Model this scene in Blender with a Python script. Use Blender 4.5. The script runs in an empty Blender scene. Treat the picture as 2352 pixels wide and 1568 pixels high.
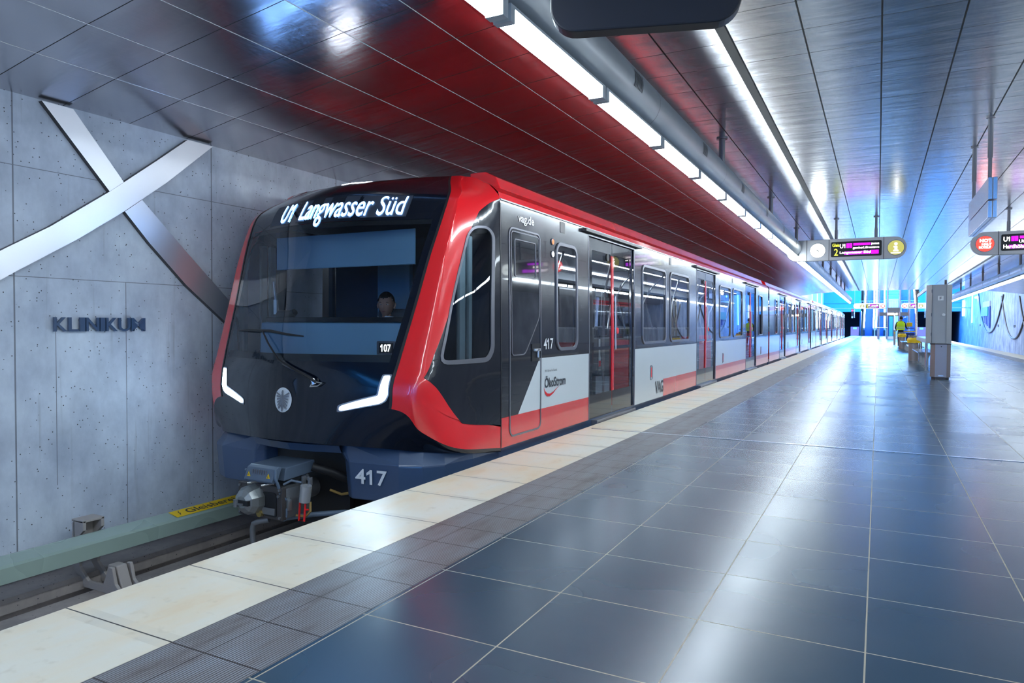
import bpy, bmesh, math, random
from mathutils import Vector, Matrix
random.seed(7)
SC=bpy.context.scene; COL=SC.collection
# ---------------------------------------------------------------- camera
yaw,pit,rol=map(math.radians,(27.568,1.381,.2659))
Rv=Vector((math.cos(yaw),math.sin(yaw),0)); Fv=Vector((-math.sin(yaw)*math.cos(pit),math.cos(yaw)*math.cos(pit),-math.sin(pit)))
Uv=Rv.cross(Fv)
R2=Rv*math.cos(rol)+Uv*math.sin(rol); U2=Uv*math.cos(rol)-Rv*math.sin(rol)
cd=bpy.data.cameras.new('camera'); cam=bpy.data.objects.new('camera',cd); COL.objects.link(cam)
cam.matrix_world=Matrix(((R2.x,U2.x,-Fv.x,0),(R2.y,U2.y,-Fv.y,0),(R2.z,U2.z,-Fv.z,1.19),(0,0,0,1)))
cd.sensor_width=36; cd.lens=1610.43/2352*36; cd.clip_start=.05; cd.clip_end=400
SC.camera=cam
# ---------------------------------------------------------------- world, exposure
w=bpy.data.worlds.new('world'); SC.world=w; w.use_nodes=True
w.node_tree.nodes['Background'].inputs[0].default_value=(.25,.45,1,1); w.node_tree.nodes['Background'].inputs[1].default_value=.25
vs=SC.view_settings; vs.view_transform='Standard'; vs.look='None'; vs.gamma=1; vs.use_curve_mapping=False; vs.exposure=1.3
LAMP=15.0      # brightness of the fluorescent strips
def area(name,loc,rot,sx,sy,power,col):
    l=bpy.data.lights.new(name,'AREA'); l.shape='RECTANGLE'; l.size=sx; l.size_y=sy; l.energy=power; l.color=col
    o=bpy.data.objects.new(name,l); COL.objects.link(o); o.location=loc; o.rotation_euler=rot; return o
# far hall lights; the end fill is added to brighten end wall and floor
for nm,loc,rot,sx,sy,pw,c in [('hall_and_fill_light',(1.2,88,8.6),(0,0,0),11,16,6500,(.02,.27,1)),('hall_front_light',(1.2,67,8.6),(0,0,0),12,14,2600,(.62,.80,1)),('hall_end_fill',(1.2,104,8.6),(0,0,0),6,10,2600,(.40,.72,1)),
    ('hall_and_fill_light',(1.2,-18,4.6),(math.radians(-50),0,0),11,3,900,(.04,.3,1))]:  # blue fill added unseen behind the camera, for reflections in the canopy
    area(nm,loc,rot,sx,sy,pw,c)
SC.cycles.sample_clamp_indirect=2.5
# ---------------------------------------------------------------- node helpers
class G:
    def __init__(s,name):
        s.m=bpy.data.materials.new(name); s.m.use_nodes=True; s.t=s.m.node_tree; s.b=s.t.nodes['Principled BSDF']; s.o=s.t.nodes['Material Output']
        s.co=None
    def n(s,ty,**k):
        x=s.t.nodes.new(ty)
        for a,v in k.items(): setattr(x,a,v)
        return x
    def put(s,sock,v):
        if isinstance(v,bpy.types.NodeSocket): s.t.links.new(v,sock)
        else: sock.default_value=v
    def ma(s,op,a,b=0.,c=None,clamp=False):
        x=s.n('ShaderNodeMath',operation=op,use_clamp=clamp); s.put(x.inputs[0],a); s.put(x.inputs[1],b)
        if c is not None: s.put(x.inputs[2],c)
        return x.outputs[0]
    def xyz(s):
        if s.co is None:
            g=s.n('ShaderNodeNewGeometry'); x=s.n('ShaderNodeSeparateXYZ'); s.t.links.new(g.outputs['Position'],x.inputs[0]); s.co=(x.outputs[0],x.outputs[1],x.outputs[2],g.outputs['Position'])
        return s.co
    def objxyz(s):
        g=s.n('ShaderNodeTexCoord'); x=s.n('ShaderNodeSeparateXYZ'); s.t.links.new(g.outputs['Object'],x.inputs[0]); return (x.outputs[0],x.outputs[1],x.outputs[2],g.outputs['Object'])
    def sc(s,vec,v3):
        x=s.n('ShaderNodeVectorMath',operation='MULTIPLY'); s.put(x.inputs[0],vec); x.inputs[1].default_value=v3; return x.outputs[0]
    def noise(s,vec,scale,detail=3,rough=.5,out='Fac'):
        x=s.n('ShaderNodeTexNoise'); s.put(x.inputs['Vector'],vec); x.inputs['Scale'].default_value=scale; x.inputs['Detail'].default_value=detail; x.inputs['Roughness'].default_value=rough; return x.outputs[out]
    def wn(s,a,b):
        c=s.n('ShaderNodeCombineXYZ'); s.put(c.inputs[0],a); s.put(c.inputs[1],b); x=s.n('ShaderNodeTexWhiteNoise'); s.t.links.new(c.outputs[0],x.inputs['Vector']); return x.outputs['Value']
    def line(s,x,x0,p,wd):      # 1 on a joint line
        t=s.ma('DIVIDE',s.ma('SUBTRACT',x,x0),p); f=s.ma('FRACT',s.ma('ADD',t,.5)); d=s.ma('ABSOLUTE',s.ma('SUBTRACT',f,.5)); return s.ma('LESS_THAN',s.ma('MULTIPLY',d,p),wd)
    def one(s,x,x0,wd): return s.ma('LESS_THAN',s.ma('ABSOLUTE',s.ma('SUBTRACT',x,x0)),wd)
    def cell(s,x,x0,p): return s.ma('FLOOR',s.ma('DIVIDE',s.ma('SUBTRACT',x,x0),p))
    def mix(s,f,a,b):
        x=s.n('ShaderNodeMix',data_type='RGBA'); s.put(x.inputs[0],f)
        s.put(x.inputs[6],a if isinstance(a,bpy.types.NodeSocket) else (*a,1) if len(a)==3 else a); s.put(x.inputs[7],b if isinstance(b,bpy.types.NodeSocket) else (*b,1) if len(b)==3 else b); return x.outputs[2]
    def ramp(s,f,stops):
        x=s.n('ShaderNodeValToRGB'); s.put(x.inputs[0],f); e=x.color_ramp.elements
        while len(e)<len(stops): e.new(.5)
        for i,(p,c) in enumerate(stops): e[i].position=p; e[i].color=(*c,1)
        return x.outputs[0]
    def mr(s,f,a,b,c,d):
        x=s.n('ShaderNodeMapRange'); s.put(x.inputs[0],f)
        for i,v in enumerate((a,b,c,d)): x.inputs[i+1].default_value=v
        return x.outputs[0]
    def bump(s,h,st,dist=.01):
        x=s.n('ShaderNodeBump'); s.put(x.inputs['Height'],h); x.inputs['Strength'].default_value=st; x.inputs['Distance'].default_value=dist; s.t.links.new(x.outputs[0],s.b.inputs['Normal'])
    def set(s,**k):
        for a,v in k.items():
            q={'col':'Base Color','rough':'Roughness','metal':'Metallic','spec':'Specular IOR Level','coat':'Coat Weight','coatr':'Coat Roughness','emi':'Emission Color','es':'Emission Strength','aniso':'Anisotropic'}[a]
            if a in('col','emi') and not isinstance(v,bpy.types.NodeSocket): v=(*v,1)
            s.put(s.b.inputs[q],v)
        return s
def plain(name,col,rough=.4,metal=0.,var=.06,**k):
    g=G(name); p=g.objxyz()[3]; n=g.noise(p,2.2,1)
    c2=tuple(max(0,c*(1-var*2)) for c in col)
    g.set(col=g.mix(n,col,c2),rough=g.mr(n,0,1,max(.02,rough-.04),rough+.04),metal=metal,**k); return g.m
def emis(name,col,st):
    g=G(name); g.set(col=(.02,.02,.02),rough=.5,emi=col,es=st)
    return g.m
M={}
M['lamp']=emis('lamp_diffuser',(.78,.91,1),LAMP)
M['grey']=plain('grey_enamel',(.42,.44,.47),.35)
M['signgrey']=plain('sign_grey',(.62,.62,.64),.4)
M['pillar']=plain('pale_teal_curtain',(.62,.80,.84),.6)
M['hallend']=plain('pale_hall_panels',(.55,.75,.85),.5)
M['duct']=plain('duct_metal',(.50,.53,.56),.33,.55)
M['steel']=plain('brushed_steel',(.62,.62,.64),.22,1.,.05)
M['darksteel']=plain('dark_steel',(.10,.09,.09),.45,.6)
M['black']=plain('black_rubber',(.012,.012,.014),.5)
M['red']=plain('train_red_paint',(.78,.012,.018),.25,0,.03,coat=1.,coatr=.06)
M['anth']=plain('anthracite_paint',(.012,.014,.022),.2,0,.1,spec=.35,coat=.45,coatr=.03)
M['gloss']=plain('gloss_black',(.003,.006,.014),.08,0,.1,spec=.4,coat=.3,coatr=.02)
M['white']=plain('train_white_paint',(.68,.74,.78),.25,0,.03,coat=.6,coatr=.08)
M['navy']=plain('slate_blue_paint',(.045,.085,.17),.35,0,.06,coat=.5,coatr=.15)
M['frame']=plain('window_frame_grey',(.20,.20,.23),.3,.5)
M['silver']=plain('silver',(.75,.77,.8),.25,.7)
M['white_text']=plain('white_lettering',(.85,.88,.9),.4)
M['dark_text']=plain('dark_lettering',(.03,.035,.05),.4)
M['redtext']=plain('red_lettering',(.75,.02,.03),.4)
M['blinkred']=plain('signal_red_plastic',(.9,.02,.02),.35)
M['yellow']=plain('yellow_film',(.95,.62,.01),.45)
M['brass']=plain('brass',(.5,.38,.14),.35,.8)
M['interior']=plain('light_grey_lining',(.42,.45,.48),.5)
M['cabteal']=plain('blue_grey_cab_panel',(.26,.42,.52),.55)
M['cabdark']=plain('dark_cab_lining',(.035,.06,.10),.6)
M['seat']=plain('dark_grey_seat',(.10,.105,.12),.6)
M['seatred']=plain('red_seat',(.7,.03,.03),.5)
M['ledwhite']=emis('white_led',(.80,.88,1),7)
M['ledtext']=emis('led_dots',(.20,.45,1),9)
M['headlight']=emis('headlight_led',(.55,.78,1),26)
M['carlight']=emis('saloon_light',(.85,.93,1),7.0)
M['magenta']=emis('magenta_led',(.55,.0,.9),1.1)
M['yled']=emis('yellow_led',(.85,.95,.05),1.2)
M['wled']=emis('white_sign_led',(1,.97,.92),3)
M['clock']=emis('clock_face',(.9,1,1),3.4)
M['infoy']=emis('info_disc',(.62,.60,.14),.42)
M['sosred']=emis('sos_disc',(1,.03,.02),1.6)
M['bluetube']=emis('blue_tube',(.05,.35,1),12)
M['hallwhite']=emis('escalator_light',(.60,.82,1),15)
M['warm']=emis('lift_light',(1,.82,.5),7)
M['redsig']=emis('red_signal',(1,.01,.03),9)
M['orange']=emis('orange_lens',(1,.25,.05),.6)
def glassm(name,tint,gl,rough=.01):
    g=G(name); t=g.t; tr=g.n('ShaderNodeBsdfTransparent'); tr.inputs[0].default_value=(*tint,1)
    go=g.n('ShaderNodeBsdfGlossy'); go.inputs['Roughness'].default_value=rough; go.inputs[0].default_value=(.95,.97,1,1)
    lw=g.n('ShaderNodeFresnel'); lw.inputs[0].default_value=gl; mx=g.n('ShaderNodeMixShader')
    t.links.new(lw.outputs[0],mx.inputs[0]); t.links.new(tr.outputs[0],mx.inputs[1]); t.links.new(go.outputs[0],mx.inputs[2]); t.links.new(mx.outputs[0],g.o.inputs[0]); return g.m
M['glass']=glassm('window_glass',(.66,.72,.78),1.6)
M['wglass']=glassm('windscreen_glass',(.72,.84,.95),1.5)
M['clear']=glassm('clear_glass',(.75,.88,.95),1.45)
# ---- structure materials
def tile():
    g=G('slate_tiles'); x,y,z,p=g.xyz()
    lx=g.line(x,-.024,.605,.003); ly=g.line(y,2.841,.5915,.003); ln=g.ma('MAXIMUM',lx,ly)
    rnd=g.wn(g.cell(x,-.024,.605),g.cell(y,2.841,.5915))
    sp=g.noise(p,95,1,.6); bl=g.noise(p,1.3,1); sm=g.noise(p,2.6,2)
    base=g.mix(rnd,(.024,.060,.105),(.034,.074,.122))
    base=g.mix(g.mr(sm,0,1,0,.35),base,(.060,.10,.14))
    col=g.mix(ln,base,(.42,.38,.30))
    r=g.ma('ADD',g.mr(rnd,0,1,.235,.265),g.mr(bl,0,1,-.04,.06))
    g.set(col=col,rough=g.mix(ln,g.ramp(r,[(0,(0,0,0)),(1,(1,1,1))]),(.6,.6,.6)),spec=.75)
    return g.m
M['tile']=tile()
def cream():
    g=G('cream_edge_slabs'); x,y,z,p=g.xyz()
    ln=g.line(y,2.30,.593,.0035); a=g.noise(g.sc(p,(1.2,.5,1)),2.2,5,.6); b=g.noise(p,14,4); ed=g.line(y,2.30,.593,.05)
    c=g.ramp(a,[(.25,(.76,.56,.34)),(.42,(.80,.70,.54)),(.6,(.78,.75,.66)),(.8,(.80,.78,.72))])
    c=g.mix(g.mr(b,.6,.8,0,.35),c,(.42,.33,.20))
    c=g.mix(g.ma('MULTIPLY',ed,g.mr(a,.4,.7,0,.3)),c,(.35,.29,.2))
    g.set(col=g.mix(ln,c,(.05,.045,.04)),rough=g.mr(a,.2,.8,.3,.5)); g.bump(g.ma('SUBTRACT',g.ma('MULTIPLY',b,.1),ln),.2,.004); return g.m
M['cream']=cream()
def rib():
    g=G('ribbed_tactile_tiles'); x,y,z,p=g.xyz()
    f=g.ma('FRACT',g.ma('DIVIDE',x,.0125)); d=g.ma('ABSOLUTE',g.ma('SUBTRACT',f,.5)); ln=g.line(y,2.30,.2965,.004); l2=g.ma('MAXIMUM',g.one(x,-2.137,.0035),g.one(x,4.557,.0035)); L=g.ma('MAXIMUM',ln,l2)
    n=g.noise(g.sc(p,(5,1.2,1)),1.6,5,.65); gr=g.ma('GREATER_THAN',d,.32)
    c=g.ramp(n,[(.28,(.12,.095,.09)),(.45,(.24,.23,.24)),(.65,(.28,.30,.34))])
    c=g.mix(gr,c,(.07,.06,.062)); g.set(col=g.mix(L,c,(.04,.03,.03)),rough=.42)
    g.bump(g.ma('SUBTRACT',g.ma('SUBTRACT',1.,g.ma('MULTIPLY',gr,1.)),g.ma('MULTIPLY',L,2.)),.5,.002); return g.m
M['rib']=rib()
def concrete(name,tint=(1,1,1),lines=None,mot=.5,msc=3):
    g=G(name); x,y,z,p=g.xyz()
    a=g.noise(p,.9,6,.6); b=g.noise(g.sc(p,(1,1.0,.6)),msc,6,.65); sp=g.noise(p,46,2,.6); st=g.noise(g.sc(p,(8,14,.7)),1.2,3)
    c=g.ramp(a,[(.3,tuple(.50*t for t in tint)),(.5,tuple(.68*t for t in tint)),(.7,tuple(min(.88,.78*t) for t in tint))])
    c=g.mix(g.mr(b,.3,.7,mot,0),c,(.19*tint[0],.21*tint[1],.27*tint[2]))
    c=g.mix(g.mr(st,.62,.78,0,.3),c,(.16,.16,.18))
    vo=g.n('ShaderNodeTexVoronoi'); g.put(vo.inputs['Vector'],p); vo.inputs['Scale'].default_value=24
    hole=g.ma('MULTIPLY',g.ma('LESS_THAN',vo.outputs['Distance'],.12),g.ma('GREATER_THAN',g.noise(p,7,2),.47))
    c=g.mix(hole,c,(.05,.05,.06))
    L=None
    if lines:
        for ax,v,lo,hi,wd in lines:
            q=(y if ax=='y' else z); r=(z if ax=='y' else y)
            l=g.ma('MULTIPLY',g.one(q,v,wd),g.ma('MULTIPLY',g.ma('GREATER_THAN',r,lo),g.ma('LESS_THAN',r,hi))); L=l if L is None else g.ma('MAXIMUM',L,l)
        c=g.mix(g.ma('MULTIPLY',L,.75),c,(.09,.09,.11))
    g.set(col=c,rough=.55,spec=.4); h=g.ma('ADD',g.ma('MULTIPLY',b,.5),g.ma('MULTIPLY',hole,-.6))
    if L is not None: h=g.ma('SUBTRACT',h,L)
    g.bump(h,.35,.006); return g.m
WL=[('y',3.17,-2,4,.006),('y',5.07,-2,4,.006),('y',4.12,-2,1.565,.0035),('z',2.46,-50,200,.003),('z',1.565,-50,200,.003),('y',3.49,-.2,1.24,.003)]+[('y',5.07+1.9*k,-2,4,.006) for k in range(1,26)]
M['wall']=concrete('fairfaced_concrete',(.95,1.04,1.18),WL)
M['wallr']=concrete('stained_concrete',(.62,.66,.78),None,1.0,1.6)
M['cdark']=concrete('dirty_concrete',(.62,.54,.50))
M['wallcolor']=plain('hall_wall_panels',(.10,.34,.46),.5)
M['hallwall']=plain('hall_wall_dark',(.10,.22,.36),.45)
def metalpanel(name,col,r,px,y0,py,bs):
    g=G(name); x,y,z,p=g.xyz()
    ly=g.line(y,y0,py,.004); L=ly
    if px: L=g.ma('MAXIMUM',L,g.line(x,-.010,.613,.0075))
    n=g.noise(g.sc(p,(1.5,5,1.5)),1.0,3,.5); n2=g.noise(g.sc(p,(14,2,14)),6,2)
    cc=g.wn(g.cell(y,y0,py),1.0)
    k=g.mr(cc,0,1,.94,1.0)
    c=g.mix(L,g.mix(k,(0,0,0),col),(.006,.006,.006))
    g.set(col=c,rough=g.ma('ADD',g.mr(n2,.3,.7,r-.02,r+.03),g.ma('MULTIPLY',L,.4)),metal=g.ma('SUBTRACT',1.,L))
    # each panel is slightly dished between its joints
    f=g.ma('FRACT',g.ma('ADD',g.ma('DIVIDE',g.ma('SUBTRACT',y,y0),py),0.)); dish=g.ma('MULTIPLY',g.ma('MULTIPLY',f,g.ma('SUBTRACT',1.,f)),.45)
    g.bump(g.ma('ADD',n,dish),bs,.05); return g.m
M['canopy']=metalpanel('polished_canopy_panels',(.60,.58,.60),.22,False,4.77,.6,.10)
M['ceil']=metalpanel('ceiling_metal_panels',(.66,.67,.70),.2,True,6.66,.597,.10)
M['band']=plain('satin_steel_band',(.86,.87,.92),.38,.8,.03)
# ---------------------------------------------------------------- mesh helpers
def tag(o,label=None,cat=None,group=None,kind=None):
    if label:o['label']=label
    if cat:o['category']=cat
    if group:o['group']=group
    if kind:o['kind']=kind
    return o
def root(name,loc,label,cat,group=None):
    o=bpy.data.objects.new(name,None); o.empty_display_size=.1; COL.objects.link(o); o.location=loc; return tag(o,label,cat,group)
def topo(o):
    while o.parent: o=o.parent
    return o
class MB:
    def __init__(s): s.v=[];s.f=[];s.mi=[];s.k=0
    def add(s,vs,fs):
        b=len(s.v); s.v+=[tuple(v) for v in vs]; s.f+=[tuple(b+i for i in f) for f in fs]; s.mi+=[s.k]*len(fs); return s
    def box(s,x0,x1,y0,y1,z0,z1,b=0):
        if b:
            bm=bmesh.new(); bmesh.ops.create_cube(bm,size=1)
            for v in bm.verts: v.co=Vector(((x0+x1)/2+v.co.x*(x1-x0),(y0+y1)/2+v.co.y*(y1-y0),(z0+z1)/2+v.co.z*(z1-z0)))
            bmesh.ops.bevel(bm,geom=bm.edges[:],offset=b,segments=2,affect='EDGES',profile=.6)
            bm.verts.index_update(); s.add([v.co for v in bm.verts],[[v.index for v in f.verts] for f in bm.faces]); bm.free(); return s
        V=[(x,y,z) for x in(x0,x1) for y in(y0,y1) for z in(z0,z1)]
        return s.add(V,[(0,1,3,2),(4,6,7,5),(0,4,5,1),(2,3,7,6),(0,2,6,4),(1,5,7,3)])
    def quad(s,*p): return s.add(p,[tuple(range(len(p)))])
    def prism(s,poly,axis,a,b):      # poly in the two other axes, extruded a..b along axis
        def P(u,v,t):
            return (t,u,v) if axis=='x' else (u,t,v) if axis=='y' else (u,v,t)
        n=len(poly); V=[P(u,v,a) for u,v in poly]+[P(u,v,b) for u,v in poly]
        return s.add(V,[tuple(range(n))[::-1],tuple(range(n,2*n))]+[(i,(i+1)%n,n+(i+1)%n,n+i) for i in range(n)])
    def tube(s,pts,r,n=12,cap=True):
        pts=[Vector(p) for p in pts]; rs=r if isinstance(r,(list,tuple)) else [r]*len(pts); V=[];Fc=[]; up=None
        for i,p in enumerate(pts):
            d=(pts[min(i+1,len(pts)-1)]-pts[max(i-1,0)]).normalized()
            if up is None: up=Vector((0,0,1)) if abs(d.z)<.9 else Vector((1,0,0))
            a=(up-d*up.dot(d)).normalized(); up=a; b=d.cross(a)
            V+=[p+(a*math.cos(2*math.pi*k/n)+b*math.sin(2*math.pi*k/n))*rs[i] for k in range(n)]
        for i in range(len(pts)-1):
            for k in range(n): Fc.append((i*n+k,i*n+(k+1)%n,(i+1)*n+(k+1)%n,(i+1)*n+k))
        if cap: Fc+= [tuple(range(n))[::-1],tuple((len(pts)-1)*n+k for k in range(n))]
        return s.add(V,Fc)
    def cyl(s,a,b,r,n=20): return s.tube([a,b],r,n)
    def disc(s,c,r,axis='y',n=32,ry=None):
        ry=ry or r; V=[]
        for k in range(n):
            u,v=r*math.cos(2*math.pi*k/n),ry*math.sin(2*math.pi*k/n)
            V.append((c[0]+u,c[1],c[2]+v) if axis=='y' else (c[0],c[1]+u,c[2]+v) if axis=='x' else (c[0]+u,c[1]+v,c[2]))
        return s.add(V,[tuple(range(n))])
    def build(s,name,mat,parent=None,origin=(0,0,0),smooth=False,label=None,bevel=0):
        org=Vector(topo(parent).location) if parent else Vector(origin)
        me=bpy.data.meshes.new(name); me.from_pydata([tuple(Vector(v)-org) for v in s.v],[],s.f); 
        for m in (mat if isinstance(mat,(list,tuple)) else [mat]): me.materials.append(m)
        for p,k in zip(me.polygons,s.mi): p.material_index=k
        bm=bmesh.new(); bm.from_mesh(me); bmesh.ops.recalc_face_normals(bm,faces=bm.faces[:]); bm.to_mesh(me); bm.free()
        if smooth:
            for p in me.polygons:p.use_smooth=True
            try: me.set_sharp_from_angle(angle=math.radians(40))
            except Exception: pass
        me.update(); o=bpy.data.objects.new(name,me); COL.objects.link(o)
        if parent:o.parent=parent
        else:o.location=org
        if bevel:
            md=o.modifiers.new('bevel','BEVEL'); md.width=bevel; md.segments=2; md.limit_method='ANGLE'
        if label:o['label']=label
        return o
def struct(o,name=None): o['kind']='structure'; return o
def rrect(x0,x1,z0,z1,r,n=6):
    P=[]
    for cx,cz,a0 in ((x1-r,z1-r,0),(x0+r,z1-r,90),(x0+r,z0+r,180),(x1-r,z0+r,270)):
        for k in range(n+1):
            a=math.radians(a0+90*k/n); P.append((cx+r*math.cos(a),cz+r*math.sin(a)))
    return P
def rpoly(P,r,n=5):          # rounded polygon
    out=[];N=len(P)
    for i in range(N):
        a,b,c=Vector(P[i-1]),Vector(P[i]),Vector(P[(i+1)%N]); d1=(a-b).normalized(); d2=(c-b).normalized(); rr=min(r,(a-b).length*.45,(c-b).length*.45)
        p,q=b+d1*rr,b+d2*rr
        for k in range(n+1):
            t=k/n; out.append(tuple(p*(1-t)**2+b*2*t*(1-t)+q*t*t))
    return out
def _raw(s,bold):
    cu=bpy.data.curves.new('t','FONT'); cu.body=s; cu.offset=bold; cu.resolution_u=4; o=bpy.data.objects.new('t',cu); COL.objects.link(o)
    me=bpy.data.meshes.new_from_object(o.evaluated_get(bpy.context.evaluated_depsgraph_get())); V=[(v.co.x,v.co.y) for v in me.vertices]; Fc=[tuple(p.vertices) for p in me.polygons]
    bpy.data.objects.remove(o); bpy.data.meshes.remove(me); bpy.data.curves.remove(cu); return V,Fc
def text2d(s,w=None,h=1.,bold=0.):
    V,Fc=_raw(s,bold)
    for i,c in enumerate(s):        # give the plain figure one its flag
        if c=='1':
            r=max(p[0] for p in _raw(s[:i+1],bold)[0]); one=_raw('1',bold)[0]; W1=max(p[0] for p in one)-min(p[0] for p in one); tp=max(p[1] for p in one); l=r-W1*.6; n=len(V)
            V+=[(l,tp),(l-.20,tp-.16),(l-.20,tp-.29),(l,tp-.17)]; Fc.append((n,n+1,n+2,n+3))
    x0=min(v[0] for v in V);x1=max(v[0] for v in V);y0=min(v[1] for v in V);y1=max(v[1] for v in V)
    k=h/(y1-y0); kx=(w/(x1-x0)) if w else k
    return [((a-x0)*kx,(b-y0)*k) for a,b in V],Fc
def cut2d(V,Fc,cx,cz):        # cut a flat mesh along grid lines so it can follow a curved surface
    bm=bmesh.new(); vs=[bm.verts.new((a,b,0)) for a,b in V]
    for f in Fc:
        try: bm.faces.new([vs[i] for i in f])
        except Exception: pass
    for ax,vals in ((0,cx),(1,cz)):
        for v in vals:
            co=[0,0,0];no=[0,0,0];co[ax]=v;no[ax]=1
            bmesh.ops.bisect_plane(bm,geom=bm.verts[:]+bm.edges[:]+bm.faces[:],plane_co=co,plane_no=no,dist=1e-6)
    bm.verts.index_update(); r=([(v.co.x,v.co.y) for v in bm.verts],[[v.index for v in f.verts] for f in bm.faces]); bm.free(); return r
def text_on(s,parent,name,mat,fn,w,h,bold=0.,thick=0,label=None,curved=0):
    V,Fc=text2d(s,w,h,bold)
    if curved: V,Fc=cut2d(V,Fc,[curved*i for i in range(1,int(w/curved)+1)],[curved*i for i in range(1,int(h/curved)+1)])
    m=MB(); m.add([fn(a,b) for a,b in V],Fc); o=m.build(name,mat,parent,label=label)
    if thick:
        md=o.modifiers.new('s','SOLIDIFY'); md.thickness=thick; md.offset=0
    return o
def copy_tree(o,parent=None,dy=0):
    c=o.copy(); COL.objects.link(c)
    if parent: c.parent=parent
    else: c.location.y+=dy
    for ch in [q for q in KIDS.get(o.name,[])]: copy_tree(ch,c)
    return c
KIDS={}
def index_kids():
    KIDS.clear()
    for o in bpy.data.objects:
        if o.parent: KIDS.setdefault(o.parent.name,[]).append(o)
# ================================================================ STRUCTURE
Y0,Y1=-20.,100.; CX=1.21
def mir(x): return 2*CX-x
struct(MB().box(-1.858,mir(-1.858),Y0,97.2,-.06,0).build('floor',M['tile']))
struct(MB().box(-2.98,-2.318,Y0,97.2,-.09,.002).build('trim_1',M['cream']))
struct(MB().box(-2.318,-1.858,Y0,97.2,-.06,.001).build('trim_2',M['rib']))
struct(MB().box(mir(-2.318),mir(-2.98),Y0,97.2,-.09,.002).build('trim_3',M['cream']))
struct(MB().box(mir(-1.858),mir(-2.318),Y0,97.2,-.06,.001).build('trim_4',M['rib']))
struct(MB().box(-2.92,mir(-2.92),Y0,97.2,-1.4,-.09).build('wall_platform',M['cdark']))
for a,b in ((-5.72,-2.92),(mir(-2.92),mir(-5.72))):
    struct(MB().box(a,b,Y0,112,-1.4,-1.02).build('floor',M['cdark']))
for s in (0,1):
    P=[(-6.2,-.92),(-5.9,-.93),(-5.87,-.96),(-5.87,-1.04),(-5.94,-1.06),(-5.94,-1.3),(-5.72,-1.3),(-5.72,-1.4),(-6.2,-1.4)]
    if s: P=[(mir(x),z) for x,z in P]
    struct(MB().prism(P,'y',Y0,112).build('trim_5' if not s else 'trim_6',M['cdark']))
def wallbox(x0,x1,name,mat):
    return struct(MB().box(x0,x1,Y0,100,-1.4,9).build(name,mat))
wallbox(-6.6,-6.2,'wall_left',M['wall']); wallbox(mir(-6.2),mir(-6.6),'wall_right',M['wallr'])
# canopies above the tracks: bowed strips of polished panels with fine bright reveals
PROF=[(-6.2,3.04),(-5.48,3.155),(-4.86,3.245),(-4.24,3.325),(-3.63,3.40),(-3.01,3.457),(-2.66,3.487),(-2.34,3.505)]
for s in (0,1):
    m=MB(); P=PROF if not s else [(mir(x),z) for x,z in PROF]
    for i in range(len(P)-1):
        (a,b),(c,d)=P[i],P[i+1]; n=4
        for k in range(n):      # gentle bow inside each strip
            def q(t):
                zz=b+(d-b)*t; return (a+(c-a)*t,zz-.0015*math.sin(math.pi*t))
            (e,f),(g_,h_)=q(k/n),q((k+1)/n)
            m.quad((e,Y0,f),(g_,Y0,h_),(g_,52,h_),(e,52,f))
        m.k=1
        if 0<i<6: m.box(a-.003,a+.003,Y0,52,b-.002,b+.02)
        m.k=0
    x,z=P[-1]; m.quad((x,Y0,z),(x,Y0,3.80),(x,52,3.80),(x,52,z)); m.quad(*[(px,52,pz) for px,pz in P],(P[-1][0],52,3.9),(P[0][0],52,3.9))
    o=m.build('ceiling',[M['canopy'],M['silver']]); 
    for p in o.data.polygons: p.use_smooth=(p.material_index==0 and abs(p.normal.x)<.5 and abs(p.normal.y)<.5)
    struct(o)
struct(MB().box(-2.34,mir(-2.34),Y0,57,3.78,4.0).build('ceiling',M['ceil']))
for x in (-1.30,mir(-1.22)): struct(MB().box(x,x+.085,Y0,57,3.765,3.785).build('trim_7',M['black']))
struct(MB().box(-6.2,mir(-6.2),Y0,112,9,9.2).build('ceiling',M['cdark']))
struct(MB().box(-6.2,mir(-6.2),56.9,57.1,4.0,9).build('wall_hall_front',M['hallwall']))
struct(MB().box(-6.2,mir(-6.2),51.8,52,3.9,9).build('wall_hall_side',M['hallwall']))
# end wall of the hall with the two tunnel mouths
m=MB(); m.box(-6.2,-1.95,98,98.3,3.0,9).box(mir(-1.95),mir(-6.2),98,98.3,3.0,9)
struct(m.build('wall_end',M['wallcolor']))
m=MB(); m.box(-2.05,-1.9,97.2,112,-1.4,3.0).box(mir(-1.9),mir(-2.05),97.2,112,-1.4,3.0).box(-6.2,mir(-6.2),112,112.3,-1.4,9).box(-6.6,-6.2,100,112,-1.4,9).box(mir(-6.2),mir(-6.6),100,112,-1.4,9)
m.box(-6.2,-1.9,98.3,112,3.0,3.1).box(mir(-1.9),mir(-6.2),98.3,112,3.0,3.1)
struct(m.build('wall_tunnel',M['cabdark']))
struct(MB().box(-1.9,mir(-1.9),111.8,112.0,-1,9).build('wall_hall_end',M['hallend']))
struct(MB().box(-6.2,mir(-6.2),Y0-.3,Y0,-1.4,9).build('wall_back',M['wallcolor']))
# joint line in the end wall panels
struct(MB().box(-6.2,-1.95,97.985,98.01,4.0,4.03).box(mir(-1.95),mir(-6.2),97.985,98.01,4.0,4.03).build('trim_8',M['black']))
struct(MB().box(-2.9,mir(-2.9),7.525,7.56,.0015,.004).build('trim_9',M['silver']))
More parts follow.
